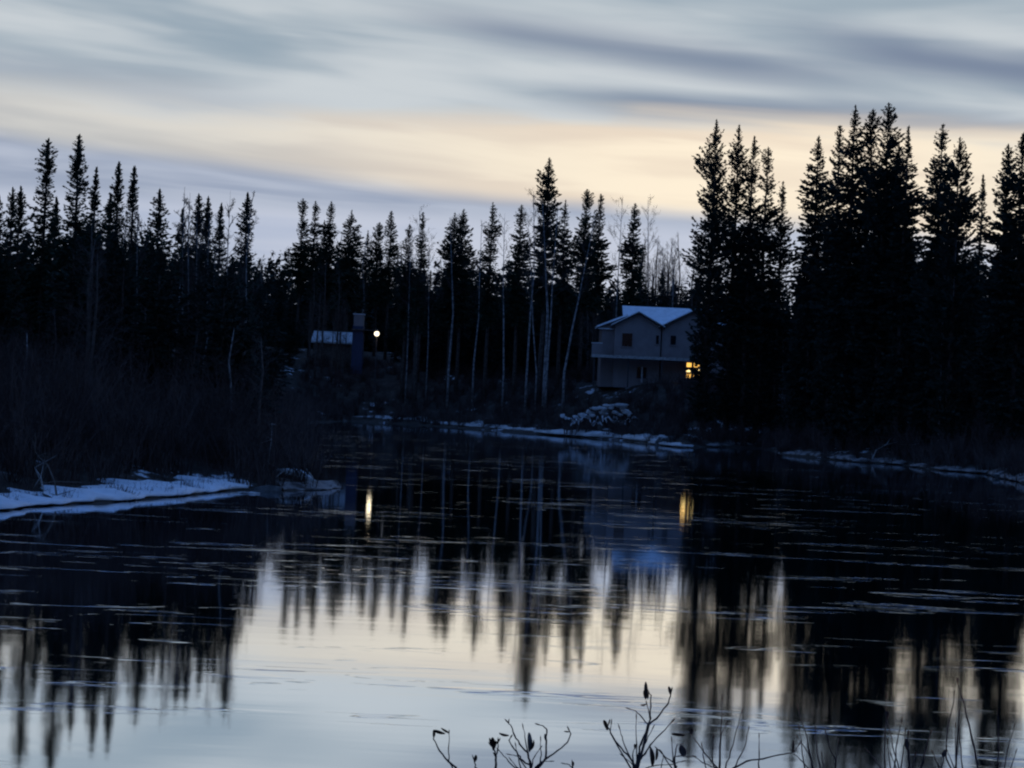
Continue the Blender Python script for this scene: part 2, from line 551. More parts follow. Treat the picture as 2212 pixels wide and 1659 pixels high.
def bare_crown(H, spread, r, first=0.4, pts=None, nl=18, w=0.020):
    """limbs, branches and twigs of a leafless tree; pts gives the trunk line"""
    tr = np.array(pts if pts is not None else [(0, 0, 0), (0, 0, H)], float)
    seg = np.linalg.norm(np.diff(tr, axis=0), axis=1)
    cum = np.concatenate([[0], np.cumsum(seg)]) / seg.sum()

    def tp(f):
        return np.stack([np.interp(f, cum, tr[:, i]) for i in range(3)], 1)
    VV, FF, k = [], [], 0

    def put(P0, P1, a, b_):
        nonlocal k
        V, F = ribbons(P0, P1, a, b_, r)
        VV.append(V); FF.append(F + k); k += len(V)

    f = first + (0.99 - first) * (np.arange(nl) + r.random(nl)) / nl
    p = tp(f)
    a = r.random(nl) * 6.283
    ln = spread * (1.1 - 0.75 * (f - first) / (1 - first)) * r.uniform(0.6, 1.1, nl)
    el = r.uniform(0.6, 1.15, nl)
    d = np.stack([np.cos(a) * np.cos(el), np.sin(a) * np.cos(el), np.sin(el)], 1)
    q = p + d * ln[:, None]
    put(p, q, np.full(nl, w * 1.5), np.full(nl, w * 0.5))
    put(tp(np.array([0.93])), tr[-1:] + np.array([[0, 0, 0.5]]), np.array([w]), np.array([w * 0.3]))
    for lev, (num, sh) in enumerate(((6, 0.50), (6, 0.42), (2, 0.5))):
        i = np.repeat(np.arange(len(p)), num)
        fr_ = r.uniform(0.25, 1.0, len(i))[:, None]
        p2 = p[i] + (q[i] - p[i]) * fr_
        dd = q[i] - p[i]
        L2 = np.linalg.norm(dd, axis=1, keepdims=True)
        nd = dd / L2 + r.normal(0, 0.55, dd.shape) + np.array([0, 0, 0.25])
        nd /= np.linalg.norm(nd, axis=1, keepdims=True)
        q2 = p2 + nd * L2 * sh * r.uniform(0.6, 1.2, (len(i), 1))
        ww = w * (0.55, 0.34, 0.26)[lev]
        put(p2, q2, np.full(len(i), ww), np.full(len(i), ww * 0.5))
        p, q = p2, q2
    return mesh_np('branches', np.concatenate(VV), None, np.concatenate(FF))


SUN_GROUPS = {}


def dry(px, py, D, m=2.5):
    while True:
        p = at(px, py, D)
        if sdist(np.array([p.x]), np.array([D]))[0] > m:
            return D
        D += 2.0


def spruce(tip, D, Rm, Ls, label, group=None, seed=0, club=0.0, gaps=0.3, up=0.0, dens=1.0, clear=0.05, mat='needle', fine=1.0):
    r = np.random.default_rng(1000 + seed)
    D = dry(tip[0], tip[1], D)
    top = at(tip[0], tip[1], D)
    if group == LB:
        Rm *= 1.15
        Ls *= 1.3
    z0 = gh(top.x, D) - 0.1
    H = top.z - z0
    t = thing('spruce_tree', label, 'spruce', (top.x, D, z0), group)
    link('trunk', trunk_mesh(H, 0.010 * H + 0.03, r), M['bark'], t)
    link('crown', spruce_crown(H, Rm, Ls, r, clear, club, gaps, up, dens, fine), M[mat], t)
    return t


# ---- spruces one by one: tip in picture, distance, crown radius, taper length
LB = 'spruces on the left bank'
for i, (tip, D, Rm, Ls, club, gaps, up, lab) in enumerate([
    ((-2, 428), 84, 1.2, 4.5, 0.1, 0.3, 0.0, 'dark spruce half hidden at the outer end of the near bank wood'),
    ((28, 413), 96, 0.75, 4.0, 0.12, 0.5, 0.2, 'thin gappy spruce, one of two slim ones beside the tall club-topped spruce'),
    ((45, 410), 90, 0.75, 4.0, 0.12, 0.5, 0.2, 'thin gappy spruce, one of two slim ones beside the tall club-topped spruce'),
    ((104, 307), 84, 1.25, 5.5, 0.24, 0.40, 0.1, 'tall club-topped spruce with a smooth rounded tip on the near left bank'),
    ((171, 298), 82, 1.25, 5.0, 0.16, 0.55, 0.2, 'tallest spruce of the near left bank, with short jutting side branches'),
    ((122, 432), 94, 0.7, 3.0, 0.05, 0.3, 0.0, 'small spruce tucked between the two tallest left bank spruces'),
    ((208, 370), 88, 0.95, 4.6, 0.0, 0.3, 0.0, 'spruce with a needle-thin bare tip beside the tallest left bank spruce'),
    ((257, 356), 85, 0.95, 4.8, 0.10, 0.5, 0.3, 'ragged medium spruce with a slightly bent tip on the left bank'),
    ((239, 425), 87, 0.9, 3.0, 0.05, 0.3, 0.0, 'low bushy spruce leaning against the ragged medium spruce'),
    ((290, 366), 84, 0.55, 3.4, 0.10, 0.55, 0.2, 'very narrow spruce with short combed branches on the left bank'),
    ((345, 415), 88, 1.25, 2.6, 0.0, 0.2, -0.1, 'broad dense bullet-shaped spruce standing alone on the left bank'),
    ((395, 455), 104, 0.8, 3.0, 0.0, 0.3, 0.0, 'short spruce under a bare birch crown on the left bank'),
    ((430, 426), 98, 0.85, 3.4, 0.15, 0.45, 0.2, 'blunt-topped spruce, left one of a close pair behind pale trunks'),
    ((450, 431), 97, 0.8, 3.0, 0.0, 0.3, 0.0, 'pointed spruce, right one of a close pair behind pale trunks'),
    ((478, 446), 104, 0.75, 3.0, 0.0, 0.35, 0.0, 'small pale-edged spruce between the close pair and the twiggy end spruce'),
    ((535, 424), 96, 0.85, 3.6, 0.15, 0.45, 0.1, 'last spruce of the left bank wood, wrapped in bare birch twigs'),
]):
    spruce(tip, D, Rm, Ls, lab, LB, i, club, gaps * 0.6, up, 1.9, fine=1.25)
MW = 'spruces of the middle wood'
for i, (tip, D, Rm, Ls, club, gaps, up, lab) in enumerate([
    ((655, 431), 246, 1.7, 6.0, 0.3, 0.5, 0.1, 'blunt gappy spruce, first of three left of the dense cone-shaped spruce'),
    ((682, 436), 244, 1.5, 5.0, 0.1, 0.4, 0.0, 'slim dark spruce, middle of three left of the dense cone-shaped spruce'),
    ((716, 437), 246, 1.6, 5.5, 0.2, 0.55, 0.0, 'spruce with spaced flat branches, last of three left of the dense cone-shaped spruce'),
    ((701, 478), 252, 1.0, 4.0, 0.0, 0.3, 0.0, 'small thin spruce between two of the three gappy spruces'),
    ((760, 456), 242, 2.3, 4.2, 0.0, 0.12, -0.2, 'dense cone-shaped spruce above the yard lamp'),
    ((795, 500), 260, 1.1, 4.0, 0.0, 0.3, 0.0, 'short pointed spruce right of the dense cone-shaped spruce'),
    ((820, 482), 250, 1.5, 4.0, 0.2, 0.4, 0.3, 'spruce with a broken fork top above the yard lamp'),
    ((846, 457), 246, 1.5, 5.0, 0.15, 0.4, 0.0, 'narrow spruce right beside the fork-topped spruce'),
    ((885, 487), 224, 1.5, 4.5, 0.2, 0.35, 0.0, 'stubby spruce behind the first pale birch trunks'),
    ((914, 460), 220, 0.85, 4.0, 0.25, 0.4, 0.0, 'pencil-thin spruce behind the first pale birch trunks'),
    ((983, 462), 222, 1.9, 4.5, 0.12, 0.3, 0.1, 'dense spruce, shorter of the twin spruces grown together'),
    ((1002, 454), 222, 1.9, 4.5, 0.1, 0.3, 0.1, 'dense spruce, taller of the twin spruces grown together'),
    ((1065, 439), 216, 1.4, 5.0, 0.1, 0.4, 0.0, 'spindle-topped spruce right of the twin spruces'),
    ((1127, 445), 212, 1.6, 5.0, 0.35, 0.3, 0.0, 'round-topped spruce left of the tallest middle spruce'),
    ((1187, 343), 206, 1.55, 3.6, 0.1, 0.35, 0.2, 'tallest spruce of the middle wood, standing high above its neighbours'),
    ((1222, 434), 210, 1.5, 5.0, 0.0, 0.35, 0.0, 'slim spruce right of the tallest middle spruce'),
    ((1268, 411), 212, 1.8, 5.5, 0.25, 0.45, 0.2, 'open-branched spruce above the leaning pale birch'),
    ((1298, 421), 218, 1.9, 7.0, 0.1, 0.45, 0.1, 'spruce with a small knobbed tip beside the open-branched spruce'),
    ((1372, 442), 216, 1.7, 5.0, 0.25, 0.3, 0.0, 'dark spruce rising behind the gabled house'),
]):
    spruce(tip, D, Rm, Ls, lab, MW, 40 + i, club, gaps, up, 1.0, clear=0.40)
RB = 'spruces on the right bank'
for i, (tip, D, Rm, Ls, club, gaps, up, lab) in enumerate([
    ((1548, 262), 168, 2.0, 5.5, 0.0, 0.35, 0.75, 'tall open spruce with long upswept branches beside the gabled house'),
    ((1597, 272), 166, 1.75, 6.0, 0.0, 0.4, 0.5, 'tall slim spruce next to the open one beside the gabled house'),
    ((1630, 297), 163, 1.5, 6.0, 0.0, 0.4, 0.3, 'narrow spruce third along from the gabled house'),
    ((1660, 322), 160, 1.6, 6.0, 0.25, 0.5, 0.4, 'flat-topped gappy spruce fourth along from the gabled house'),
    ((1692, 395), 158, 1.4, 5.5, 0.05, 0.4, 0.2, 'shortest spruce at the end of the row beside the house'),
    ((1769, 297), 146, 2.1, 5.5, 0.08, 0.25, 0.0, 'dense evenly tapered spruce that begins the tall right cluster'),
    ((1815, 275), 144, 1.7, 7.0, 0.22, 0.4, 0.4, 'thin-topped spruce between the tapered one and the tall trio'),
    ((1848, 231), 142, 2.1, 7.0, 0.1, 0.4, 0.0, 'left of the tall spruce trio, with stacked rounded branch tiers'),
    ((1886, 239), 143, 1.8, 6.5, 0.28, 0.5, 0.1, 'knob-topped middle spruce of the tall trio'),
    ((1920, 227), 139, 2.3, 6.0, 0.16, 0.3, 0.3, 'tallest and fullest spruce of the right bank trio'),
    ((1942, 318), 141, 1.8, 4.5, 0.2, 0.35, 0.1, 'shorter spruce pressed against the tallest right bank spruce'),
    ((1963, 276), 137, 1.5, 6.0, 0.0, 0.35, 0.0, 'spruce with a thin spire at the end of the tall right cluster'),
    ((2037, 272), 133, 2.0, 6.0, 0.12, 0.35, 0.1, 'spired spruce, taller of the pair past the tall cluster'),
    ((2074, 302), 131, 2.1, 5.0, 0.12, 0.35, 0.6, 'broad spruce with upswept branches, shorter of the pair past the tall cluster'),
    ((2124, 380), 140, 0.9, 6.5, 0.0, 0.2, 0.0, 'thin pointed spruce in the gap before the end of the right wood'),
    ((2178, 317), 126, 1.9, 6.0, 0.1, 0.4, 0.3, 'ragged spruce next to the last one on the right bank'),
    ((2211, 290), 124, 2.0, 6.0, 0.1, 0.35, 0.1, 'last tall spruce at the outer end of the right bank'),
]):
    spruce(tip, D, Rm, Ls, lab, RB, 80 + i, club, gaps, up, 1.15 if up > 0.35 else 1.55, mat='needle_dark')

# ---- shared shapes for the trees that fill the woods
SP = []
for k in range(7):
    r = np.random.default_rng(300 + k)
    H = 14.0
    SP.append((H, trunk_mesh(H, 0.16, r), spruce_crown(H, 1.5 + 0.12 * k, 3.5 + 0.4 * k, r, 0.03, 0.12 * (k % 2), 0.35, 0.1 * (k % 3), 1.0)))
for H, a, c in SP:
    a.materials.append(M['bark']); c.materials.append(M['needle_dark'])
BT = []
for k in range(6):
    r = np.random.default_rng(400 + k)
    H = 12.0
    pts = [(0, 0, -0.4)] + [(r.normal(0, 0.045) * j, r.normal(0, 0.045) * j, H * j / 4) for j in range(1, 5)]
    mb = MB().tube(pts, [0.13, 0.11, 0.09, 0.06, 0.02], 7)
    BT.append((H, mb.mesh('trunk', True), bare_crown(H, 2.4, r, 0.3, pts, 20, 0.016)))
for k, (H, a, c) in enumerate(BT):
    a.materials.append(M['birch'] if k < 1 else M['twig']); c.materials.append(M['twig'])

SKY_X = [0, 60, 120, 300, 330, 380, 480, 550, 600, 640, 700, 760, 800, 870, 930, 1000, 1060, 1150, 1250, 1330, 1400, 1440, 1500,
         1560, 1650, 1700, 1715, 1740, 1800, 1950, 1990, 2070, 2120, 2140, 2180, 2212]
SKY_Y = [475, 485, 455, 485, 480, 500, 505, 525, 545, 540, 505, 525, 540, 545, 560, 540, 550, 555, 565, 580, 590, 590, 590,
         530, 550, 600, 650, 510, 460, 460, 490, 470, 540, 540, 490, 480]


MARKS = [(0, 'outermost left bank spruce'), (40, 'two slim gappy spruces'), (104, 'club-topped spruce'), (171, 'tallest left bank spruce'),
         (208, 'needle-tipped spruce'), (257, 'ragged bent-tipped spruce'), (290, 'very narrow combed spruce'), (345, 'bullet-shaped spruce'),
         (405, 'first slender left bank birches'), (440, 'close spruce pair'), (490, 'small pale-edged spruce'), (535, 'twig-wrapped end spruce'),
         (600, 'low gap in the skyline'), (655, 'blunt gappy spruce'), (700, 'cabin'), (760, 'dense cone-shaped spruce'), (814, 'yard lamp'),
         (846, 'fork-topped spruce'), (900, 'kinked birch'), (992, 'twin spruces'), (1036, 'bowed birch'), (1088, 'straight birch'),
         (1146, 'crossing birch pair'), (1187, 'tallest middle spruce'), (1240, 'leaning birch'), (1298, 'knob-tipped middle spruce'), (1372, 'house gable'),
         (1440, 'house roof'), (1548, 'open spruce beside the house'), (1630, 'row of five spruces'), (1692, 'shortest spruce of the row'),
         (1769, 'evenly tapered spruce'), (1815, 'thin-topped spruce'), (1848, 'tiered spruce'), (1886, 'knob-topped spruce'), (1920, 'fullest spruce of the trio'),
         (1963, 'thin-spired spruce'), (2037, 'taller spruce of the end pair'), (2074, 'broad upswept spruce'), (2124, 'thin spruce in the gap'),
         (2178, 'ragged spruce near the end'), (2211, 'last tall spruce')]


def near_label(label, px):
    if '{}' not in label:
        return label
    return label.format(min(MARKS, key=lambda m: abs(m[0] - px))[1])


def fill(n, px0, px1, D0, D1, lo, hi, protos, name, label, cat, group, wide=(0.8, 1.15), seed=1, parts=('trunk', 'crown'), open_ok=False):
    r = np.random.default_rng(seed)
    made = 0
    while made < n:
        px = r.uniform(px0, px1)
        D = D0 + (D1 - D0) * r.random()
        ty = np.interp(px, SKY_X, SKY_Y) + r.uniform(lo, hi)
        p = at(px, ty, D)
        if sdist(np.array([p.x]), np.array([D]))[0] < 2.0:
            n -= 1 if r.random() < 0.2 else 0
            continue
        if not open_ok and (-8 < p.x - HOUSE_X < 13 and 190 < D < 214) or not open_ok and (650 < px < 850 and D < 252) or (1500 < px < 1585 and D < 196):
            continue
        z0 = gh(p.x, D) - 0.1
        Ht = p.z - z0
        made += 1
        if Ht < 2.5:
            continue
        H, a, c = protos[int(r.integers(len(protos)))]
        s = Ht / H
        t = thing(name, near_label(label, px), cat, (p.x, D, z0), group, r.uniform(0, 6.28))
        sw = r.uniform(*wide) * s ** 0.5
        t.scale = (sw, sw, s)
        link(parts[0], a, None, t)
        link(parts[1], c, None, t)


HOUSE_X = at(1400, 820, 200).x
fill(58, -20, 640, 74, 122, 15, 130, SP, 'spruce_tree', 'dark spruce in the shaded left bank wood by the {}',
     'spruce', 'filling spruces of the left bank wood', (0.7, 1.0), 21)
fill(62, 560, 1510, 226, 285, 20, 110, SP, 'spruce_tree', 'dark spruce in the shaded middle wood behind the {}',
     'spruce', 'filling spruces of the middle wood', (1.0, 1.5), 22)
fill(60, 1520, 2230, 140, 215, 20, 150, SP, 'spruce_tree', 'dark spruce in the shaded right bank wood by the {}',
     'spruce', 'filling spruces of the right bank wood', (0.9, 1.3), 23)
fill(34, -20, 650, 66, 118, 10, 260, BT, 'bare_tree', 'leafless dark-twigged left bank tree by the {}',
     'tree', 'leafless trees of the left bank', (0.8, 1.1), 24, ('trunk', 'branches'))
fill(26, 560, 1500, 222, 280, -25, 60, BT, 'bare_tree', 'leafless fine-twigged tree in the middle wood behind the {}',
     'tree', 'leafless trees of the middle wood', (1.0, 1.5), 25, ('trunk', 'branches'))
fill(14, 1520, 2220, 132, 185, 60, 260, BT, 'bare_tree', 'leafless tree in front of the {}',
     'tree', 'leafless trees of the right bank', (0.8, 1.2), 26, ('trunk', 'branches'))
fill(16, 1380, 1508, 217, 262, 0, 70, SP, 'spruce_tree', 'dark spruce crowding close behind the house by the {}',
     'spruce', 'filling spruces behind the house', (1.0, 1.4), 29)
fill(24, 1385, 1505, 218, 270, -85, 10, BT, 'bare_tree', 'tall leafless tree behind the house, its fine crown against the sky',
     'tree', 'leafless trees behind the house', (0.9, 1.2), 27, ('trunk', 'branches'))

fill(8, 655, 752, 229, 233, 60, 190, BT[1:], 'bare_tree', 'leafless tree with its dark trunk in front of the low cabin',
     'tree', 'leafless trees in front of the cabin', (0.9, 1.2), 28, ('trunk', 'branches'), True)
# far-off wood that closes the gaps between the trunks
def far_wood():
    r = np.random.default_rng(77)
    VV, FF, k = [], [], 0
    for _ in range(900):
        px = r.uniform(-150, 2360)
        D = r.uniform(285, 350)
        ty = np.interp(px, SKY_X, SKY_Y) + r.uniform(-10, 110)
        p = at(px, ty, D)
        z0 = gh(p.x, D)
        Ht = p.z - z0
        if Ht < 3:
            continue
        n = 150
        s = Ht * r.random(n) ** 0.8
        L = 2.0 * (1 - np.exp(-s / 4.5)) * r.uniform(0.5, 1.1, n) + 0.1
        a = r.random(n) * 6.283
        b0 = np.stack([p.x + 0 * s, D + 0 * s, p.z - s], 1)
        d = np.stack([np.cos(a) * L, np.sin(a) * L, L * r.uniform(-0.4, 0.3, n)], 1)
        w = np.stack([-np.sin(a), np.cos(a), r.normal(0, 0.6, n)], 1) * 0.42
        V = np.stack([b0, b0 + d * 0.5 + w, b0 + d, b0 + d * 0.5 - w], 1).reshape(-1, 3)
        VV.append(V); FF.append(np.arange(len(V)).reshape(-1, 4) + k); k += len(V)
    o = link('distant_wood', mesh_np('distant_wood', np.concatenate(VV), None, np.concatenate(FF)), M['needle_dark'])
    tag(o, 'far-off dark wood seen between the trunks of the nearer trees', 'wood')
    o['kind'] = 'stuff'
far_wood()

# ---- pale birches whose trunks show
def birch(line, D, r0, top, label, group, seed, spread=2.6):
    r = np.random.default_rng(600 + seed)
    D = dry(line[0][0], line[0][1], D, 6.0 if D > 190 else 2.5)
    pts = [at(px, py, D) for px, py in line]
    foot = pts[0]
    z0 = gh(foot.x, D)
    P = [Vector((foot.x, D, min(z0, foot.z) - 0.3))] + [Vector((p.x, D + r.normal(0, 0.15), p.z)) for p in pts]
    tip = at(top[0], top[1], D)
    P.append(Vector((tip.x, D + r.normal(0, 0.5), tip.z)))
    org = Vector((foot.x, D, z0))
    loc = [p - org for p in P]
    n = len(loc)
    t = thing('birch_tree', label, 'birch', org, group)
    MB().tube(loc, [r0 * (1 - 0.85 * i / (n - 1)) for i in range(n)], 8).build('trunk', M['birch'], t, smooth=True)
    link('branches', bare_crown(0, spread, r, 0.55, [tuple(p) for p in loc], 20, 0.018), M['twig'], t)
    return t


BG = 'pale birches of the middle wood'
for i, (line, D, r0, top, lab) in enumerate([
    ([(881, 745), (884, 630)], 204, 0.11, (888, 500), 'thin pale birch trunk, left of the close pair near the yard lamp'),
    ([(900, 770), (904, 637), (910, 600)], 202, 0.14, (906, 455), 'pale birch with a kinked trunk near the yard lamp'),
    ([(925, 740), (926, 650)], 208, 0.09, (927, 520), 'slim birch just right of the kinked one'),
    ([(969, 805), (979, 675), (976, 587)], 200, 0.17, (972, 470), 'thick pale birch below the twin spruces'),
    ([(1024, 780), (1034, 687), (1036, 605)], 203, 0.13, (1040, 480), 'birch with a bowed foot right of the twin spruces'),
    ([(1088, 806), (1088, 687), (1087, 600)], 200, 0.13, (1090, 470), 'straight pale birch between the bowed one and the forked pair'),
    ([(1138, 806), (1146, 675), (1154, 587)], 198, 0.15, (1153, 412), 'slightly leaning birch of the pair that crosses near its foot'),
    ([(1159, 806), (1151, 700), (1149, 620)], 199, 0.10, (1140, 470), 'thinner birch of the pair that crosses near its foot'),
    ([(1177, 808), (1183, 675), (1179, 587)], 197, 0.21, (1172, 440), 'thickest pale birch trunk, under the tallest middle spruce'),
    ([(1181, 808), (1190, 687), (1194, 600)], 198, 0.14, (1205, 450), 'birch trunk pressed against the thickest one'),
    ([(1219, 806), (1236, 712), (1249, 650), (1259, 600)], 197, 0.15, (1285, 470), 'birch leaning far over towards the gabled house'),
    ([(1330, 700), (1335, 600)], 215, 0.12, (1345, 430), 'fine-twigged birch rising behind the left end of the house'),
    ([(1400, 690), (1400, 600)], 222, 0.14, (1400, 432), 'wide-crowned birch behind the house roof'),
]):
    birch(line, D, r0, top, lab, BG, i)
for i, (line, D, r0, top) in enumerate([
    ([(393, 690), (395, 560)], 90, 0.055, (400, 428)), ([(406, 700), (406, 510)], 88, 0.06, (410, 440)),
    ([(422, 700), (424, 540)], 88, 0.06, (428, 470)), ([(446, 700), (447, 570)], 89, 0.05, (452, 470)),
    ([(490, 690), (492, 560)], 92, 0.05, (505, 440)), ([(530, 690), (533, 560)], 92, 0.06, (540, 428)),
    ([(298, 760), (297, 600)], 84, 0.05, (300, 470)), ([(265, 700), (266, 560)], 86, 0.05, (272, 470)),
]):
    birch(line, D, r0, top, 'slender pale-trunked birch standing in the left bank wood', 'slender birches of the left bank', 40 + i, 1.2)
for i, (line, D, r0, top) in enumerate([
    ([(2030, 860), (2034, 700)], 122, 0.07, (2040, 560)), ([(2050, 860), (2058, 680)], 123, 0.07, (2062, 520)),
    ([(1690, 820), (1694, 700)], 150, 0.08, (1700, 560)),
]):
    birch(line, D, r0, top, 'faint pale birch trunk in front of the right bank spruces', 'faint birches of the right bank', 60 + i, 1.3)

# ---- willow brush: nobody could count the stems
def brush(name, label, n, xr, yr, dmin, dmax, h0, h1, w, seed, test=None):
    r = np.random.default_rng(seed)
    x = r.uniform(*xr, n * 6); y = r.uniform(*yr, n * 6)
    d = sdist(x, y)
    ok = (d > dmin) & (d < dmax)
    if test is not None:
        ok &= test(x, y)
    x, y = x[ok][:n], y[ok][:n]
    m = 22
    i = np.repeat(np.arange(len(x)), m)
    z = ground_h(x, y)
    P0 = np.stack([x[i] + r.normal(0, 0.18, len(i)), y[i] + r.normal(0, 0.18, len(i)), z[i] - 0.1], 1)
    hh = r.uniform(h0, h1, len(x))[i] * r.uniform(0.5, 1.0, len(i))
    ln = np.stack([r.normal(0, 0.22, len(i)), r.normal(0, 0.22, len(i)), np.ones(len(i))], 1)
    P1 = P0 + ln * (hh * 0.5)[:, None]
    P2 = P1 + (ln * np.array([1.5, 1.5, 1]) + r.normal(0, 0.12, ln.shape)) * (hh * 0.5)[:, None]
    V1, F1 = ribbons(P0, P1, np.full(len(i), w), np.full(len(i), w * 0.75), r)
    V2, F2 = ribbons(P1, P2, np.full(len(i), w * 0.75), np.full(len(i), w * 0.25), r)
    j = np.repeat(np.arange(len(i)), 3)
    q0 = P0[j] + (P2[j] - P0[j]) * r.uniform(0.35, 0.95, (len(j), 1))
    q1 = q0 + (r.normal(0, 0.45, (len(j), 3)) + np.array([0, 0, 0.6])) * (hh[j] * 0.22)[:, None]
    V3, F3 = ribbons(q0, q1, np.full(len(j), w * 0.5), np.full(len(j), w * 0.2), r)
    V = np.concatenate([V1, V2, V3])
    F = np.concatenate([F1, F2 + len(V1), F3 + len(V1) + len(V2)])
    o = link(name, mesh_np(name, V, None, F), M['brush'])
    tag(o, label, 'brush')
    o['kind'] = 'stuff'


brush('willow_brush', 'dense bare brown willow brush covering the left bank', 1500, (-40, -5), (44, 100), 2.3, 22, 1.6, 4.2, 0.014, 31)
brush('willow_brush', 'bare brush crowding the steep back edge of the left point', 700, (-30, -5), (63, 200), 0.25, 7, 1.2, 3.4, 0.016, 34)
brush('dead_weeds', 'thin dead weeds poking through the snow of the left ledges', 170, (-16, -5), (46, 70), 0.25, 2.5, 0.12, 0.55, 0.007, 35)
brush('willow_brush', 'low bare brush on the slope below the gabled house', 1500, (-25, 24), (150, 245), 0.5, 24, 0.7, 2.0, 0.024, 32,
      lambda x, y: ~((np.abs(x - HOUSE_X - 3) < 10) & (y > 196.5) & (y < 210)))
brush('willow_brush', 'bare brush along the foot of the right bank spruces', 1100, (18, 50), (95, 168), 0.15, 16, 0.8, 2.6, 0.018, 33)

# ------------------------------------------------------------------ gabled house
HX, HY = HOUSE_X, 200.0
HZ = 5.75
house = thing('gabled_house', 'two-storey gabled house with snowy roof and one lit window', 'house', (HX, HY, HZ))


def hz(z):
    return z - HZ


WT = 11.5
MB().box(-4.9, 8.6, 1.2, 8.0, hz(5.0), hz(11.3)).build('main_wall', M['siding'], house)
# wings with gable tops
def wing(x0, x1, zp, ze, y0, y1, nm):
    xc = (x0 + x1) / 2
    MB().prism([(x0, hz(5.0)), (x1, hz(5.0)), (x1, hz(ze)), (xc, hz(zp)), (x0, hz(ze))], y0, y1).build(nm, M['siding'], house)
wing(-3.62, 1.10, 12.62, 11.38, 0.0, 4.0, 'gable_wall')
wing(1.25, 7.60, 13.05, 11.38, 0.25, 4.0, 'gable_wall')


def slab(x0, z0, x1, z1, y0, y1, th):
    return MB().prism([(x0, hz(z0)), (x1, hz(z1)), (x1, hz(z1) + th), (x0, hz(z0) + th)], y0, y1)


def gable_roof(x0, x1, zp, ze, y0, y1):
    xc = (x0 + x1) / 2
    k = (zp - ze) / (xc - x0)
    for s, xe in ((-1, x0), (1, x1)):
        ov = 0.42
        rf = slab(xe + s * ov, ze - k * ov, xc, zp, y0 - 0.5, y1, 0.16).build('roof_slope', M['fascia'], house)
        slab(xe + s * (ov - 0.03), ze - k * (ov - 0.03) + 0.165, xc, zp + 0.165, y0 - 0.36, y1, 0.10).build('snow', M['snow'], rf)
gable_roof(-3.62, 1.10, 12.66, 11.40, 0.0, 4.2)
gable_roof(1.25, 7.60, 13.09, 11.40, 0.25, 4.4)
# main roof, ridge along x
def main_roof():
    for s in (-1, 1):
        yr, ye = 4.6, (0.9 if s < 0 else 8.3)
        zr, ze = hz(13.35), hz(11.45)
        V = [(-2.75, ye, ze), (9.0, ye, ze), (9.0, yr, zr), (-2.75, yr, zr)]
        V += [(x, y, z + 0.16) for x, y, z in V]
        F = [(3, 2, 1, 0), (4, 5, 6, 7), (0, 1, 5, 4), (1, 2, 6, 5), (2, 3, 7, 6), (3, 0, 4, 7)]
        rf = MB().add(V, F).build('roof_slope', M['fascia'], house)
        W = [(x + (0.02 if x < 0 else -0.02), y, z + 0.003) for x, y, z in V[4:]]
        W += [(x, y, z + 0.13) for x, y, z in W]
        MB().add(W, F).build('snow', M['snow'], rf)
main_roof()
# gable end under the main ridge
MB().prism([(0.95, hz(11.3)), (8.2, hz(11.3)), (4.6, hz(13.2))], 0, 0.2)
V = [(-2.45, 1.3, hz(11.2)), (-2.45, 7.9, hz(11.2)), (-2.45, 4.6, hz(13.2)), (-2.25, 1.3, hz(11.2)), (-2.25, 7.9, hz(11.2)), (-2.25, 4.6, hz(13.2))]
MB().add(V, [(0, 1, 2), (5, 4, 3), (0, 3, 4, 1), (1, 4, 5, 2), (2, 5, 3, 0)]).build('end_wall', M['siding'], house)
# lower side roof
MB().prism([(-4.9, hz(11.0)), (-2.3, hz(11.0)), (-2.3, hz(12.25)), (-4.9, hz(11.15))], 1.25, 6.5).build('side_wall', M['siding'], house)
rf = slab(-5.42, 10.98, -2.3, 12.30, 0.85, 6.8, 0.13).build('roof_slope', M['fascia'], house)
slab(-5.42, 11.115, -2.3, 12.435, 0.83, 6.8, 0.20).build('snow', M['snow'], rf)
MB().box(-5.3, -3.65, 0.95, 1.12, hz(10.94), hz(11.06)).build('eave_board', M['trim'], house)
# deck
dk = MB().box(-5.95, 4.6, -2.0, 1.2, hz(8.00), hz(8.22)).build('deck', M['deckwood'], house)
MB().box(-5.97, 4.62, -2.05, -2.003, hz(7.94), hz(8.24)).build('rim_board', M['driftwood'], dk)
for x in (-5.7, -2.2, 1.2, 4.3):
    MB().box(x - 0.07, x + 0.07, -1.9, -1.76, hz(5.0), hz(7.99)).build('post', M['fascia'], dk)
MB().box(-5.95, -4.92, -0.6, -0.5, hz(8.23), hz(9.4)).build('railing_panel', M['siding'], dk)
MB().box(-6.02, -4.86, -0.64, -0.46, hz(9.4), hz(9.48)).build('rail_cap', M['trim'], dk)


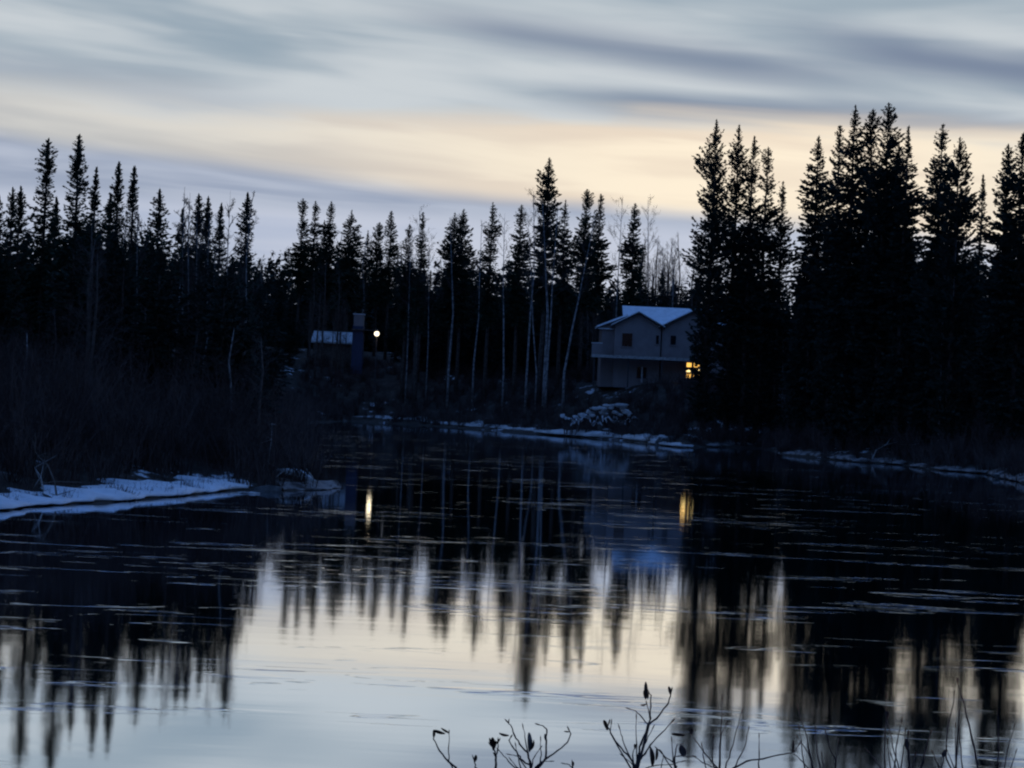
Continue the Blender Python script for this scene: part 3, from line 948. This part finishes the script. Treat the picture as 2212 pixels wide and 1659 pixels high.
def window(x0, x1, z0, z1, y, nm='window', glass='glass', bars=(1, 1)):
    fw = 0.09
    mb = MB()
    mb.box(x0 - fw, x0, y - 0.06, y + 0.05, hz(z0) - fw, hz(z1) + fw)
    mb.box(x1, x1 + fw, y - 0.06, y + 0.05, hz(z0) - fw, hz(z1) + fw)
    mb.box(x0 - 0.001, x1 + 0.001, y - 0.055, y + 0.05, hz(z0) - fw, hz(z0))
    mb.box(x0 - 0.001, x1 + 0.001, y - 0.055, y + 0.05, hz(z1), hz(z1) + fw)
    w = mb.build(nm, M['trim'] if glass != 'glass' else M['siding'], house)
    nxp, nzp = bars
    for a in range(nxp):
        for c in range(nzp):
            xa = x0 + (x1 - x0) * a / nxp + (0.02 if a else 0); xb = x0 + (x1 - x0) * (a + 1) / nxp - (0.02 if a < nxp - 1 else 0)
            za = z0 + (z1 - z0) * c / nzp + (0.02 if c else 0); zb = z0 + (z1 - z0) * (c + 1) / nzp - (0.02 if c < nzp - 1 else 0)
            gmat = glass
            if glass == 'lit':
                gmat = 'lithot' if c == 1 else 'litwarm'
            MB().box(xa, xb, y - 0.02, y + 0.02, hz(za), hz(zb)).build('pane', M[gmat], w)
    if nxp * nzp > 1:
        b2 = MB()
        for a in range(1, nxp):
            xm = x0 + (x1 - x0) * a / nxp
            b2.box(xm - 0.05, xm + 0.05, y - 0.05, y + 0.01, hz(z0), hz(z1))
        for c in range(1, nzp):
            zm = z0 + (z1 - z0) * c / nzp
            b2.box(x0, x1, y - 0.046, y + 0.012, hz(zm) - 0.09, hz(zm) + 0.09)
        b2.build('glazing_bars', M['fascia'], w)
    return w


window(-2.86, -1.81, 9.22, 10.58, -0.03)
window(0.62, 0.92, 9.6, 10.5, -0.03)
window(2.14, 2.70, 9.62, 10.56, 0.22)
dr = window(-1.20, -0.20, 6.0, 7.15, -0.03, 'sliding_door', 'glass', (2, 1))
MB().box(-0.75, -0.60, -0.16, -0.10, hz(5.6), hz(7.2)).build('door_post', M['trim'], house)
lw = window(3.92, 5.24, 6.27, 7.84, 0.22, 'window', 'lit', (2, 3))
lw['label'] = 'brightly lit yellow window'

# ------------------------------------------------------------------ cabin and shed by the yard lamp
CD = 236.0
c0 = at(716, 745, CD)
cz = gh(c0.x, CD)
cab = thing('cabin', 'low cabin with a snowy roof half hidden by trunks near the lamp', 'cabin', (c0.x, CD, cz - 0.2))
zt, zb_ = at(716, 718, CD).z - cz + 0.2, at(716, 740, CD).z - cz + 0.2
MB().box(-2.3, 2.3, 0.5, 5.0, 0, zb_).build('wall', M['log'], cab)
V = [(-2.5, 0.0, zb_ - 0.1), (2.5, 0.0, zb_ - 0.1), (2.5, 2.8, zt), (-2.5, 2.8, zt)]
V += [(x, y, z + 0.2) for x, y, z in V]
F6 = [(3, 2, 1, 0), (4, 5, 6, 7), (0, 1, 5, 4), (1, 2, 6, 5), (2, 3, 7, 6), (3, 0, 4, 7)]
MB().add(V, F6).build('roof', M['shaded_snow'], cab)
V2 = [(-2.5, 2.803, zt), (2.5, 2.803, zt), (2.5, 5.6, zb_ - 0.1), (-2.5, 5.6, zb_ - 0.1)]
V2 += [(x, y, z + 0.2) for x, y, z in V2]
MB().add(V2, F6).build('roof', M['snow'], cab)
s0 = at(772, 745, CD - 3)
szz = gh(s0.x, CD - 3)
shed = thing('tall_shed', 'tall narrow blue shed with a pale upper panel beside the yard lamp', 'shed', (s0.x, CD - 3, szz - 0.2))
ztop = at(772, 679, CD - 3).z - szz + 0.2
zmid = at(772, 704, CD - 3).z - szz + 0.2
MB().box(-0.65, 0.65, 0, 1.6, 0, zmid).build('wall', M['tin'], shed)
MB().box(-0.58, 0.58, 0.1, 1.5, zmid, ztop).build('upper_panel', M['siding'], shed)
MB().box(-0.75, 2.0, -0.4, 1.7, zmid - 0.50, zmid - 0.40).build('canopy', M['log'], shed)
MB().box(-0.68, 0.68, 0.02, 1.6, ztop, ztop + 0.08).build('snow_cap', M['snow'], shed)
l0 = at(814, 721, CD - 8)
lz = gh(l0.x, CD - 8)
lamp = thing('yard_lamp', 'bright warm yard lamp on a dark pole in the wood', 'lamp', (l0.x, CD - 8, lz - 0.2))
lh = l0.z - lz + 0.2
MB().tube([(0, 0.25, 0), (0, 0.25, lh + 0.5), (0, 0.0, lh + 0.55)], [0.07, 0.05, 0.04], 8).build('pole', M['pole'], lamp)
mb = MB()
for i in range(5):
    pass
MB().tube([(0, 0, lh + 0.55), (0, 0, lh + 0.42), (0, 0, lh + 0.30)], [0.05, 0.14, 0.26], 12).build('shade', M['pole'], lamp)
MB().tube([(0, 0, lh + 0.29), (0, 0, lh + 0.2), (0, 0, lh - 0.05), (0, 0, lh - 0.22), (0, 0, lh - 0.3)], [0.1, 0.27, 0.32, 0.22, 0.05], 14).build('bulb', M['bulb'], lamp, smooth=True)
ld = bpy.data.lights.new('lamp_light', 'POINT')
ld.energy = 14.0
ld.color = (1.0, 0.80, 0.52)
ld.shadow_soft_size = 0.3
lo = bpy.data.objects.new('lamp_light', ld)
COL.objects.link(lo)
lo.parent = lamp
lo.location = (0, -0.45, lh - 0.1)

# ------------------------------------------------------------------ snow ledges along the shores
def ledge(pts, depth, lift, th, label, seed, group=None, rough=0.12, back=0.08, mat='snow', fq=1.0):
    """pts: shoreline points (x, y); a lip of snow with an undercut front"""
    r = np.random.default_rng(seed)
    P = np.array(pts, float)
    seg = np.linalg.norm(np.diff(P, axis=0), axis=1)
    cum = np.concatenate([[0], np.cumsum(seg)])
    n = max(14, int(cum[-1] / 0.28))
    tt = np.linspace(0, cum[-1], n)
    X = np.interp(tt, cum, P[:, 0]); Y = np.interp(tt, cum, P[:, 1])
    T = np.stack([np.gradient(X), np.gradient(Y)], 1)
    T /= np.linalg.norm(T, axis=1, keepdims=True)
    N = np.stack([-T[:, 1], T[:, 0]], 1)
    if sdist(np.array([X[n // 2] + N[n // 2, 0]]), np.array([Y[n // 2] + N[n // 2, 1]]))[0] < 0:
        N = -N
    fade = np.minimum(1, np.minimum(np.arange(n), np.arange(n)[::-1]) / (n * 0.12))
    ph = r.random(6) * 6.28
    wv = lambda f, k: np.sin(tt * f * fq + ph[k])
    dd = depth * fade * (1 + 0.35 * wv(0.9, 0) + 0.25 * wv(2.7, 1) + r.normal(0, rough, n))
    hh = th * (0.25 + 0.75 * fade) * (1 + 0.3 * wv(1.3, 2) + 0.25 * wv(3.9, 3) + r.normal(0, rough, n))
    fo = -0.25 * fade + 0.10 * wv(2.1, 4) + r.normal(0, 0.04, n)
    rows = []
    for off, z in ((fo + 0.12, np.full(n, lift * 0.6)), (fo, np.full(n, lift)), (fo + 0.02, lift + hh * 0.45), (fo + dd * 0.3, lift + hh * 0.8),
                   (fo + dd * 0.65, lift + hh), (fo + dd, lift + hh * 0.9 + back * fade), (fo + dd + 0.25, np.full(n, -0.05) + 0.3)):
        xx, yy = X + N[:, 0] * off, Y + N[:, 1] * off
        zz = z + r.normal(0, 0.012, n)
        if len(rows) > 1 and len(rows) < 6:
            zz = np.maximum(zz, ground_h(xx, yy) + 0.03)
        rows.append(np.stack([xx, yy, zz], 1))
    V = np.stack(rows, 0)
    k = len(rows)
    ii = np.arange(k * n).reshape(k, n)
    Q = np.stack([ii[:-1, :-1], ii[:-1, 1:], ii[1:, 1:], ii[1:, :-1]], -1).reshape(-1, 4)
    o = link('snow_ledge', mesh_np('snow_ledge', V, None, Q, True), M[mat])
    return tag(o, label, 'snow', group)


def between(pxa, src, n=40):
    return [on_water(*p) for p in pxa]


ledge(between([(-60, 1106), (0, 1101), (100, 1091), (160, 1085)], 0), 1.3, 0.06, 0.15, 'ragged snow ledge with dark twigs at the outer end of the left shore', 1)
ledge(between([(118, 1090), (230, 1084), (400, 1069), (545, 1053)], 0), 1.7, 0.07, 0.17, 'broad bright snow ledge narrowing to a point on the left shore', 2)
ledge(between([(610, 1060), (690, 1057), (740, 1053)], 0), 0.3, 0.02, 0.015, 'thin snowy strip at the tip of the left shore', 3, mat='shaded_litter_snow')
ledge(between([(760, 909), (900, 917), (1060, 929), (1200, 940)], 0), 1.1, 0.26, 0.20, 'long thin snow ledge above the dark waterline of the far shore', 4, rough=0.04, mat='shaded_snow', fq=0.4)
ledge(between([(1150, 937), (1240, 944), (1340, 951), (1440, 962)], 0), 1.3, 0.28, 0.30, 'thicker snow ledge in front of the frosted brush heap', 5, rough=0.04, mat='shaded_snow', fq=0.4)
ledge(between([(1400, 959), (1470, 967), (1500, 968)], 0), 0.6, 0.15, 0.15, 'low snow strip past the frosted brush heap', 6, rough=0.04, mat='shaded_snow', fq=0.4)
ledge(between([(1530, 966), (1570, 966), (1640, 968)], 0), 0.7, 0.12, 0.16, 'short faint snow strip below the row of five spruces', 7, mat='shaded_litter_snow')
ledge(between([(1690, 983), (1760, 989), (1850, 998)], 0), 0.9, 0.12, 0.22, 'snow strip beside the stump on the right shore', 8, mat='shaded_litter_snow')
ledge(between([(1840, 998), (1900, 1001), (1950, 1005)], 0), 0.7, 0.10, 0.15, 'narrow snow strip below the tall spruce trio', 9, mat='shaded_litter_snow')
ledge(between([(1965, 1008), (2040, 1017), (2130, 1024)], 0), 0.8, 0.10, 0.14, 'long low snow strip below the pair of spruces on the right shore', 10, mat='shaded_litter_snow')
ledge(between([(2135, 1025), (2180, 1036), (2240, 1050)], 0), 0.9, 0.10, 0.26, 'thick snow strip at the outer end of the right shore', 11, mat='shaded_litter_snow')

# frosted brush heap on the far shore: bent snowy boughs over a mound of snow
HD = dry(1290, 946, 154, 1.2)
hp = at(1290, 946, HD)
hz0 = gh(hp.x, HD)
heap = thing('snowy_brush_heap', 'heap of bent branches loaded with blue-white snow at the far waterline', 'brush heap', (hp.x, HD, hz0 - 0.25))
heap.scale = (1.25, 1.05, 1.6)


def clump(mb, c, s, r, n=5):
    """lumpy mound of snow"""
    for _ in range(n):
        o = Vector(c) + Vector((r.normal(0, s[0] * 0.45), r.normal(0, s[1] * 0.45), r.normal(0, s[2] * 0.3)))
        rows, seg = 5, 9
        V, F = [], []
        a = [r.uniform(0.5, 0.9) * k for k in s]
        for i in range(rows + 1):
            th = math.pi * i / rows
            for j in range(seg):
                ph = 2 * math.pi * j / seg
                w = 1 + r.normal(0, 0.2)
                V.append((o.x + a[0] * w * math.sin(th) * math.cos(ph), o.y + a[1] * w * math.sin(th) * math.sin(ph), o.z + a[2] * w * math.cos(th)))
        for i in range(rows):
            for j in range(seg):
                F.append((i * seg + j, i * seg + (j + 1) % seg, (i + 1) * seg + (j + 1) % seg, (i + 1) * seg + j))
        mb.add(V, F)
    return mb


r = np.random.default_rng(91)
mb = MB()
for cx, cz_, sx in ((0.3, 1.5, 0.45), (0.9, 1.75, 0.5), (1.4, 1.35, 0.4), (1.75, 0.8, 0.4), (1.2, 0.35, 0.55), (-0.5, 1.35, 0.35), (-1.3, 1.0, 0.3), (-2.2, 0.9, 0.3), (1.9, 1.5, 0.3)):
    for _ in range(5):
        clump(MB(), (cx + r.normal(0, 0.2), r.normal(0, 0.4), cz_ + r.normal(0, 0.1)), (sx * r.uniform(0.6, 1.5), 0.35, r.uniform(0.07, 0.16)), r, 1).build('snow_clump', M['shaded_snow'], heap, smooth=True)
for k in range(46):
    x0 = r.uniform(-2.6, 2.2); l = r.uniform(0.7, 1.5)
    a = float(np.clip(r.normal(0, 0.35), -0.5, 0.5))
    pts = [(x0, r.normal(0, 0.4), 0), (x0 + a * 0.5 * l, r.normal(0, 0.3), 0.55 * l), (x0 + a * l, r.normal(0, 0.4), 0.78 * l), (x0 + a * 1.4 * l, r.normal(0, 0.4), 0.7 * l)]
    bo = MB().tube(pts, [0.04, 0.035, 0.025, 0.012], 5).build('bough', M['brush'], heap)
    if k % 2 == 0:
        MB().tube([(x, y, z + 0.05) for x, y, z in pts[1:]], [0.03, 0.06, 0.03], 6).build('snow', M['snow'], bo)

# driftwood roots at the tip of the left shore
dp = on_water(650, 1052)
dw = thing('driftwood_root', 'pale tangled driftwood root dusted with snow at the left shore tip', 'driftwood', (dp[0], dp[1] + 0.4, 0.02))
MB().tube([(-0.9, 0, 0.5), (-0.5, 0.05, 0.48), (0.0, 0, 0.28), (0.55, -0.1, 0.08), (1.0, -0.2, -0.05)], [0.05, 0.10, 0.13, 0.10, 0.04], 8).build('root_stock', M['driftwood'], dw, smooth=True)
for k in range(9):
    a = r.uniform(-0.8, 0.9)
    MB().tube([(a * 0.6, 0, 0.3 - a * 0.2), (a * 0.6 - 0.25, r.normal(0, 0.15), 0.45 + 0.1 * r.random()), (a * 0.6 - 0.45, r.normal(0, 0.25), 0.42 + r.normal(0, 0.15))], [0.035, 0.025, 0.008], 5).build('root', M['driftwood'], dw)
MB().tube([(-0.35, -0.02, 0.58), (0.0, -0.05, 0.42), (0.3, -0.1, 0.28)], [0.03, 0.11, 0.04], 8).build('snow', M['snow'], dw, smooth=True)


def boulder(px, py, s, label, seed, snow=False):
    r = np.random.default_rng(seed)
    x, y = on_water(px, py)
    o = thing('shore_rock', label, 'rock', (x, y, -0.1))
    mb = MB(); clump(mb, (0, 0, s[2] * 0.4), s, r, 3); mb.build('stone', M['rock'], o, smooth=True)
    if snow:
        mb = MB(); clump(mb, (0, 0, s[2] * 1.0), (s[0] * 0.8, s[1] * 0.7, s[2] * 0.3), r, 3); mb.build('snow_cap', M['shaded_snow'], o, smooth=True)
    return o


boulder(575, 1062, (0.65, 0.4, 0.25), 'dark low rock between the snow ledge and the driftwood root', 1)
boulder(535, 1066, (0.35, 0.2, 0.12), 'small snow-capped rock at the water below the left ledge point', 2, True)
boulder(1730, 984, (0.8, 0.5, 0.35), 'snow-capped rock by the stump on the right shore', 3, True)
boulder(850, 912, (1.0, 0.7, 0.9), 'snow-capped hummock at the start of the far ledge', 4, True)
boulder(1430, 962, (0.7, 0.5, 0.7), 'snow-capped hummock right of the frosted brush heap', 5, True)
boulder(2175, 1034, (0.9, 0.5, 0.3), 'snowy rock at the outer end of the right shore', 6, True)

# stump and fallen branches
sx_, sy_ = on_water(1803, 975)
st = thing('stump', 'small pale stump with a hollow front on the right shore', 'stump', (sx_ * 0.985, sy_ * 0.985, 0.25))
MB().tube([(0, 0, -0.3), (0, 0, 0.3), (0.03, 0, 0.55)], [0.33, 0.27, 0.26], 10).build('trunk', M['driftwood'], st, smooth=True)
MB().tube([(0.05, -0.24, 0.1), (0.05, -0.30, 0.28), (0.05, -0.24, 0.45)], [0.06, 0.12, 0.06], 8).build('hollow', M['fascia'], st, smooth=True)
MB().tube([(0.03, 0, 0.54), (0.03, 0, 0.62), (0.03, 0, 0.66)], [0.27, 0.24, 0.08], 10).build('snow_cap', M['snow'], st, smooth=True)


def snag(line, D, r0, label, cat='branch', mat='driftwood', seed=0, name='fallen_branch'):
    D = dry(line[0][0], line[0][1], D, 0.5) if name == 'fallen_branch' else D
    P = [at(px, py, D + 0.3 * i) for i, (px, py) in enumerate(line)]
    z0 = gh(P[0].x, D)
    org = Vector((P[0].x, D, z0))
    loc = [Vector((0, 0, -0.25))] + [p - org for p in P]
    o = thing(name, label, cat, org)
    n = len(loc)
    MB().tube(loc, [r0 * (1 - 0.75 * i / (n - 1)) for i in range(n)], 6).build('stem', M[mat], o, smooth=True)
    rr = np.random.default_rng(seed)
    for i in range(1, n):
        for _ in range(2):
            a = loc[i]
            d = Vector((rr.normal(0, 0.3), rr.normal(0, 0.2), rr.normal(0.1, 0.25)))
            MB().tube([a, a + d * 0.6, a + d], [r0 * 0.35, r0 * 0.25, r0 * 0.1], 5).build('twig', M[mat], o)
    return o


snag([(122, 1070), (118, 1040), (103, 1005), (82, 985), (76, 975)], 51.6, 0.034, 'pale sapling bent over above the ragged snow ledge', 'sapling', 'log', 3, 'bent_sapling')
snag([(95, 1062), (88, 1030), (75, 1010)], 52, 0.03, 'thinner broken stem behind the bent pale sapling', 'sapling', 'driftwood', 4, 'bent_sapling')
snag([(576, 1048), (580, 1000), (586, 950), (588, 915)], 69, 0.02, 'thin upright dead stem behind the dark low rock', 'sapling', 'driftwood', 5, 'dead_stem')
snag([(1885, 990), (1893, 972), (1915, 960), (1938, 955)], 125, 0.06, 'pale forked branch lying on the right shore behind the stump', 'branch', 'driftwood', 6)
snag([(250, 1062), (300, 1072), (345, 1077), (390, 1068), (398, 1058)], 57.5, 0.03, 'dark curved branch lying on the bright snow ledge', 'branch', 'stem', 9)

# ------------------------------------------------------------------ near bank shrubs
def c5(x, y):
    return (829.5 + 0.3 * x, 1465.5 + 0.3 * y)


def c6(x, y):
    return (1437.8 + 0.35 * x, 1437.8 + 0.35 * y)


def leaf_mesh(r, ln, wd):
    """a dry curled leaf, folded along its rib"""
    V, F = [], []
    n = 6
    cu = r.uniform(0.6, 1.5)
    for i in range(n):
        f = i / (n - 1)
        w = wd * math.sin(math.pi * (0.06 + 0.90 * f)) ** 0.8
        a = cu * f
        y, z = ln * math.sin(a) / cu, ln * (1 - math.cos(a)) / cu
        for s in (-1, 0, 1):
            V.append((s * w * 0.8, y, z + abs(s) * w * 0.7))
    for i in range(n - 1):
        for s in range(2):
            k = i * 3 + s
            F.append((k, k + 1, k + 4, k + 3))
    mb = MB().add(V, F)
    mb.add([(x, y, z - 0.0006) for x, y, z in V], [tuple(reversed(f)) for f in F])
    return mb.mesh('leaf', True)


def shrub(label, D, root, twigs, leaves, seed, conv=c5, r0=0.0026):
    r = np.random.default_rng(900 + seed)
    b0 = at(*conv(*root), D)
    z0 = gh(b0.x, D)
    org = Vector((b0.x, D, z0))
    t = thing('bare_shrub', label, 'shrub', org, 'bare shrubs on the near bank')
    bot = b0 - org
    mid = bot * 0.5 + Vector((r.normal(0, 0.03), r.normal(0, 0.03), 0))
    MB().tube([(0, 0, -0.06), mid, bot], [r0 * 2.2, r0 * 1.8, r0 * 1.35], 7).build('stem', M['stem'], t, smooth=True)
    for k, tw in enumerate(twigs):
        P = []
        sl = r.normal(0, 0.12)
        y = 0.0
        for i, q in enumerate(tw):
            p = at(*conv(*q), D) - org
            P.append(p)
        # let each twig run in depth, keeping its foot on the parent
        hgt = max(0.02, P[-1].z - P[0].z)
        out = []
        for i, p in enumerate(P):
            f = i / max(1, len(P) - 1)
            dy = sl * f * f * hgt * 2.0 if k else 0.0
            q = Vector(p)
            s = (D + dy) / D
            q.y += dy
            q.x = (p.x + org.x) * s - org.x
            q.z = (p.z + org.z - CAM_H) * s + CAM_H - org.z
            out.append(q)
        if (out[0] - bot).length < 0.12 and k:
            out = [bot + Vector((0, 0, -0.02))] + out
        ra = r0 * (1.15 if len(tw) > 4 else 0.85)
        n = len(out)
        sub, rad = [], []
        for i in range(n - 1):
            for j in range(3):
                f = j / 3
                sub.append(out[i].lerp(out[i + 1], f) + Vector((r.normal(0, 0.0012), r.normal(0, 0.0012), r.normal(0, 0.0008))) * (1 if j else 0.3))
                ff = (i + f) / (n - 1)
                rad.append(ra * (1 - 0.62 * ff) * (1 + 0.18 * (j == 0) + r.normal(0, 0.05)))
        sub.append(out[-1]); rad.append(ra * 0.34)
        tb = MB().tube(sub, rad, 6).build('twig', M['stem'], t, smooth=True)
        # swollen bud at the end
        e, d = out[-1], (out[-1] - out[-2]).normalized()
        MB().tube([e - d * 0.004, e + d * 0.004, e + d * 0.010, e + d * 0.015], [ra * 0.3, ra * 0.7, ra * 0.6, ra * 0.1], 6).build('bud', M['leaf'], tb, smooth=True)
    for k, (cx, cy, ang, ln, pale) in enumerate(leaves):
        p = at(*conv(cx, cy), D) - org
        me = leaf_mesh(r, ln, ln * r.uniform(0.26, 0.36))
        o = link('leaf', me, M['paleleaf' if pale else 'leaf'], t, p)
        a = R(ang)
        dirv = Vector((math.cos(a), r.normal(0, 0.3), math.sin(a))).normalized()
        o.rotation_mode = 'QUATERNION'
        o.rotation_quaternion = dirv.to_track_quat('Y', 'Z')


shrub('bare forked twig with a drooping dry leaf, nearest the open water', 5.3, (520, 645),
      [[(520, 645), (465, 598), (400, 520), (357, 435), (356, 410)], [(465, 598), (463, 500), (468, 400)]],
      [(470, 395, 170, 0.030, False), (440, 400, 190, 0.036, False), (357, 428, 95, 0.018, False)], 1)
shrub('single short shoot ending in one dark bud', 5.2, (668, 648), [[(668, 648), (655, 615), (646, 585)]], [(650, 605, 95, 0.022, False)], 2)
shrub('thick shoot crowned with a cluster of shrivelled dark leaves', 5.1, (803, 648),
      [[(803, 648), (806, 560), (790, 510), (775, 490)], [(806, 565), (818, 520), (820, 465)]],
      [(790, 500, 75, 0.030, False), (775, 490, 130, 0.024, False), (795, 480, 20, 0.026, False), (785, 520, 110, 0.03, False), (808, 575, 80, 0.02, False)], 3, r0=0.0034)
shrub('fan-shaped shrub with a pale curled leaf at its fork', 5.2, (1062, 650),
      [[(1062, 640), (1035, 535), (975, 470), (940, 410), (918, 345), (895, 320)],
       [(1062, 640), (1000, 590), (965, 550), (925, 490), (900, 445), (912, 425)],
       [(1035, 535), (1020, 450), (1003, 360)], [(1062, 640), (1085, 560), (1120, 510)],
       [(1095, 640), (1165, 580), (1250, 520), (1320, 460), (1345, 400), (1335, 378)],
       [(1125, 605), (1130, 530), (1128, 450)], [(1165, 575), (1168, 450), (1172, 370), (1150, 345), (1120, 335)],
       [(985, 645), (962, 545), (950, 490)], [(945, 645), (900, 600), (845, 535), (835, 525)], [(955, 640), (920, 595)], [(965, 560), (915, 550)],
       [(1130, 600), (1190, 597)]],
      [(900, 412, 205, 0.030, False), (1050, 530, 60, 0.055, True), (1060, 515, 40, 0.03, False), (900, 330, 120, 0.016, False),
       (1338, 385, 200, 0.016, False), (1165, 450, 80, 0.02, True)], 4)
shrub('tiny hooked twig tip low between the two fan-shaped shrubs', 5.2, (1358, 655), [[(1358, 650), (1356, 622)], [(1357, 645), (1335, 622), (1308, 616)]], [(1358, 640, 95, 0.016, False)], 5)
shrub('tallest upright shrub with long forked twigs and a leaf tuft on top', 5.0, (1815, 655),
      [[(1815, 640), (1830, 560), (1850, 470), (1905, 340), (1918, 290), (1920, 200), (1922, 120), (1900, 85)],
       [(1908, 335), (1960, 290), (2040, 190), (2062, 130), (2068, 100)], [(1900, 330), (1850, 270), (1815, 235), (1775, 222)],
       [(1818, 640), (1820, 480), (1817, 290)], [(1805, 625), (1755, 550), (1690, 480), (1630, 390), (1612, 350), (1618, 328)],
       [(1790, 605), (1740, 500), (1715, 420), (1698, 365)], [(1830, 605), (1880, 540), (1915, 480), (1990, 400), (2070, 315)],
       [(1840, 560), (1890, 450), (1932, 365)], [(1918, 290), (1895, 195)], [(1790, 625), (1725, 565)], [(1630, 390), (1636, 330)], [(1790, 560), (1808, 500)]],
      [(1890, 140, 120, 0.042, False), (1885, 150, 80, 0.03, False), (1890, 185, 240, 0.022, False), (2065, 120, 75, 0.024, False),
       (1612, 375, 80, 0.032, False), (1898, 150, 60, 0.024, False), (1808, 510, 80, 0.015, False)], 6)
shrub('low spreading shrub with a dark hanging leaf beside the tallest one', 5.1, (2110, 655),
      [[(2110, 640), (2085, 605), (2010, 550), (1975, 515)], [(2085, 605), (2080, 540), (2073, 455)], [(2010, 550), (2000, 615)],
       [(2090, 600), (2100, 520), (2110, 480), (2135, 475)], [(2095, 560), (2150, 557), (2215, 560)], [(2095, 612), (2140, 600)],
       [(1880, 645), (1960, 625), (2060, 620)]],
      [(2138, 480, 275, 0.042, False), (1935, 635, 65, 0.055, False), (2012, 552, 150, 0.02, False), (1960, 590, 60, 0.035, False)], 7)
shrub('many-stemmed shrub with straight switches and one long arching twig', 5.2, (330, 645),
      [[(330, 632), (335, 500), (345, 350), (350, 210)], [(320, 632), (240, 540), (200, 480), (160, 425)], [(370, 632), (400, 530), (440, 390), (470, 290)],
       [(425, 632), (460, 560), (490, 500), (510, 400)], [(342, 430), (370, 370)], [(310, 628), (230, 600), (190, 570)],
       [(420, 632), (500, 590), (600, 575), (700, 550), (790, 535), (822, 490)], [(250, 640), (235, 570), (225, 500)], [(290, 600), (295, 450)]],
      [(160, 430, 110, 0.02, False), (120, 430, 200, 0.04, False)], 8, c6)
shrub('lone straight shoot crossed by the long arching twig', 5.6, (578, 650), [[(578, 640), (578, 540), (577, 445)]], [], 9, c6)
shrub('tangled dark shrub between the lone shoot and the thick straight stem', 5.1, (905, 650),
      [[(905, 640), (880, 500), (870, 430), (820, 270)], [(890, 640), (830, 580), (790, 535)], [(915, 640), (880, 540), (820, 450)],
       [(955, 640), (930, 480), (925, 400)], [(860, 640), (840, 500), (825, 390)], [(975, 640), (965, 560)]],
      [(790, 530, 120, 0.03, False)], 10, c6)
shrub('thin forked shrub with two upright twigs', 5.4, (1052, 650), [[(1050, 640), (1052, 590), (1010, 500), (990, 420)], [(1052, 590), (1065, 480)]], [], 11, c6)
shrub('shrub with a thick straight stem and crossing switches', 4.9, (1400, 655),
      [[(1355, 640), (1355, 400), (1362, 200)], [(1440, 640), (1400, 500), (1365, 330)], [(1415, 600), (1430, 470), (1455, 350)],
       [(1450, 640), (1470, 500), (1480, 400)], [(1330, 640), (1290, 570), (1250, 530)], [(1390, 640), (1370, 480)], [(1425, 640), (1395, 560)]],
      [(1365, 330, 100, 0.02, False)], 12, c6)
shrub('dark thick shoot right of the crossing switches', 4.9, (1505, 655), [[(1505, 640), (1500, 540), (1490, 500), (1497, 430)], [(1575, 640), (1610, 500), (1635, 420)], [(1520, 640), (1540, 560)]],
      [(1490, 520, 90, 0.03, False)], 13, c6, 0.0038)
shrub('tallest slender switches meeting in a point at the right end', 5.0, (1800, 655),
      [[(1790, 640), (1800, 450), (1810, 300), (1805, 100)], [(1730, 570), (1735, 440), (1770, 260), (1780, 180)],
       [(1930, 640), (1890, 450), (1860, 320), (1830, 200), (1805, 110)], [(1835, 640), (1815, 450), (1812, 400)], [(1785, 640), (1740, 530)],
       [(1690, 640), (1660, 560), (1650, 540)], [(1700, 640), (1715, 570), (1730, 520)], [(1790, 500), (1790, 380)]],
      [(1725, 520, 260, 0.03, False)], 14, c6)
shrub('last bare shrub on the near bank, against the darkest reflection', 5.3, (2060, 655), [[(2050, 640), (2055, 480), (2050, 300)], [(2090, 640), (2110, 520), (2150, 380)], [(2130, 640), (2160, 540)]], [], 15, c6)
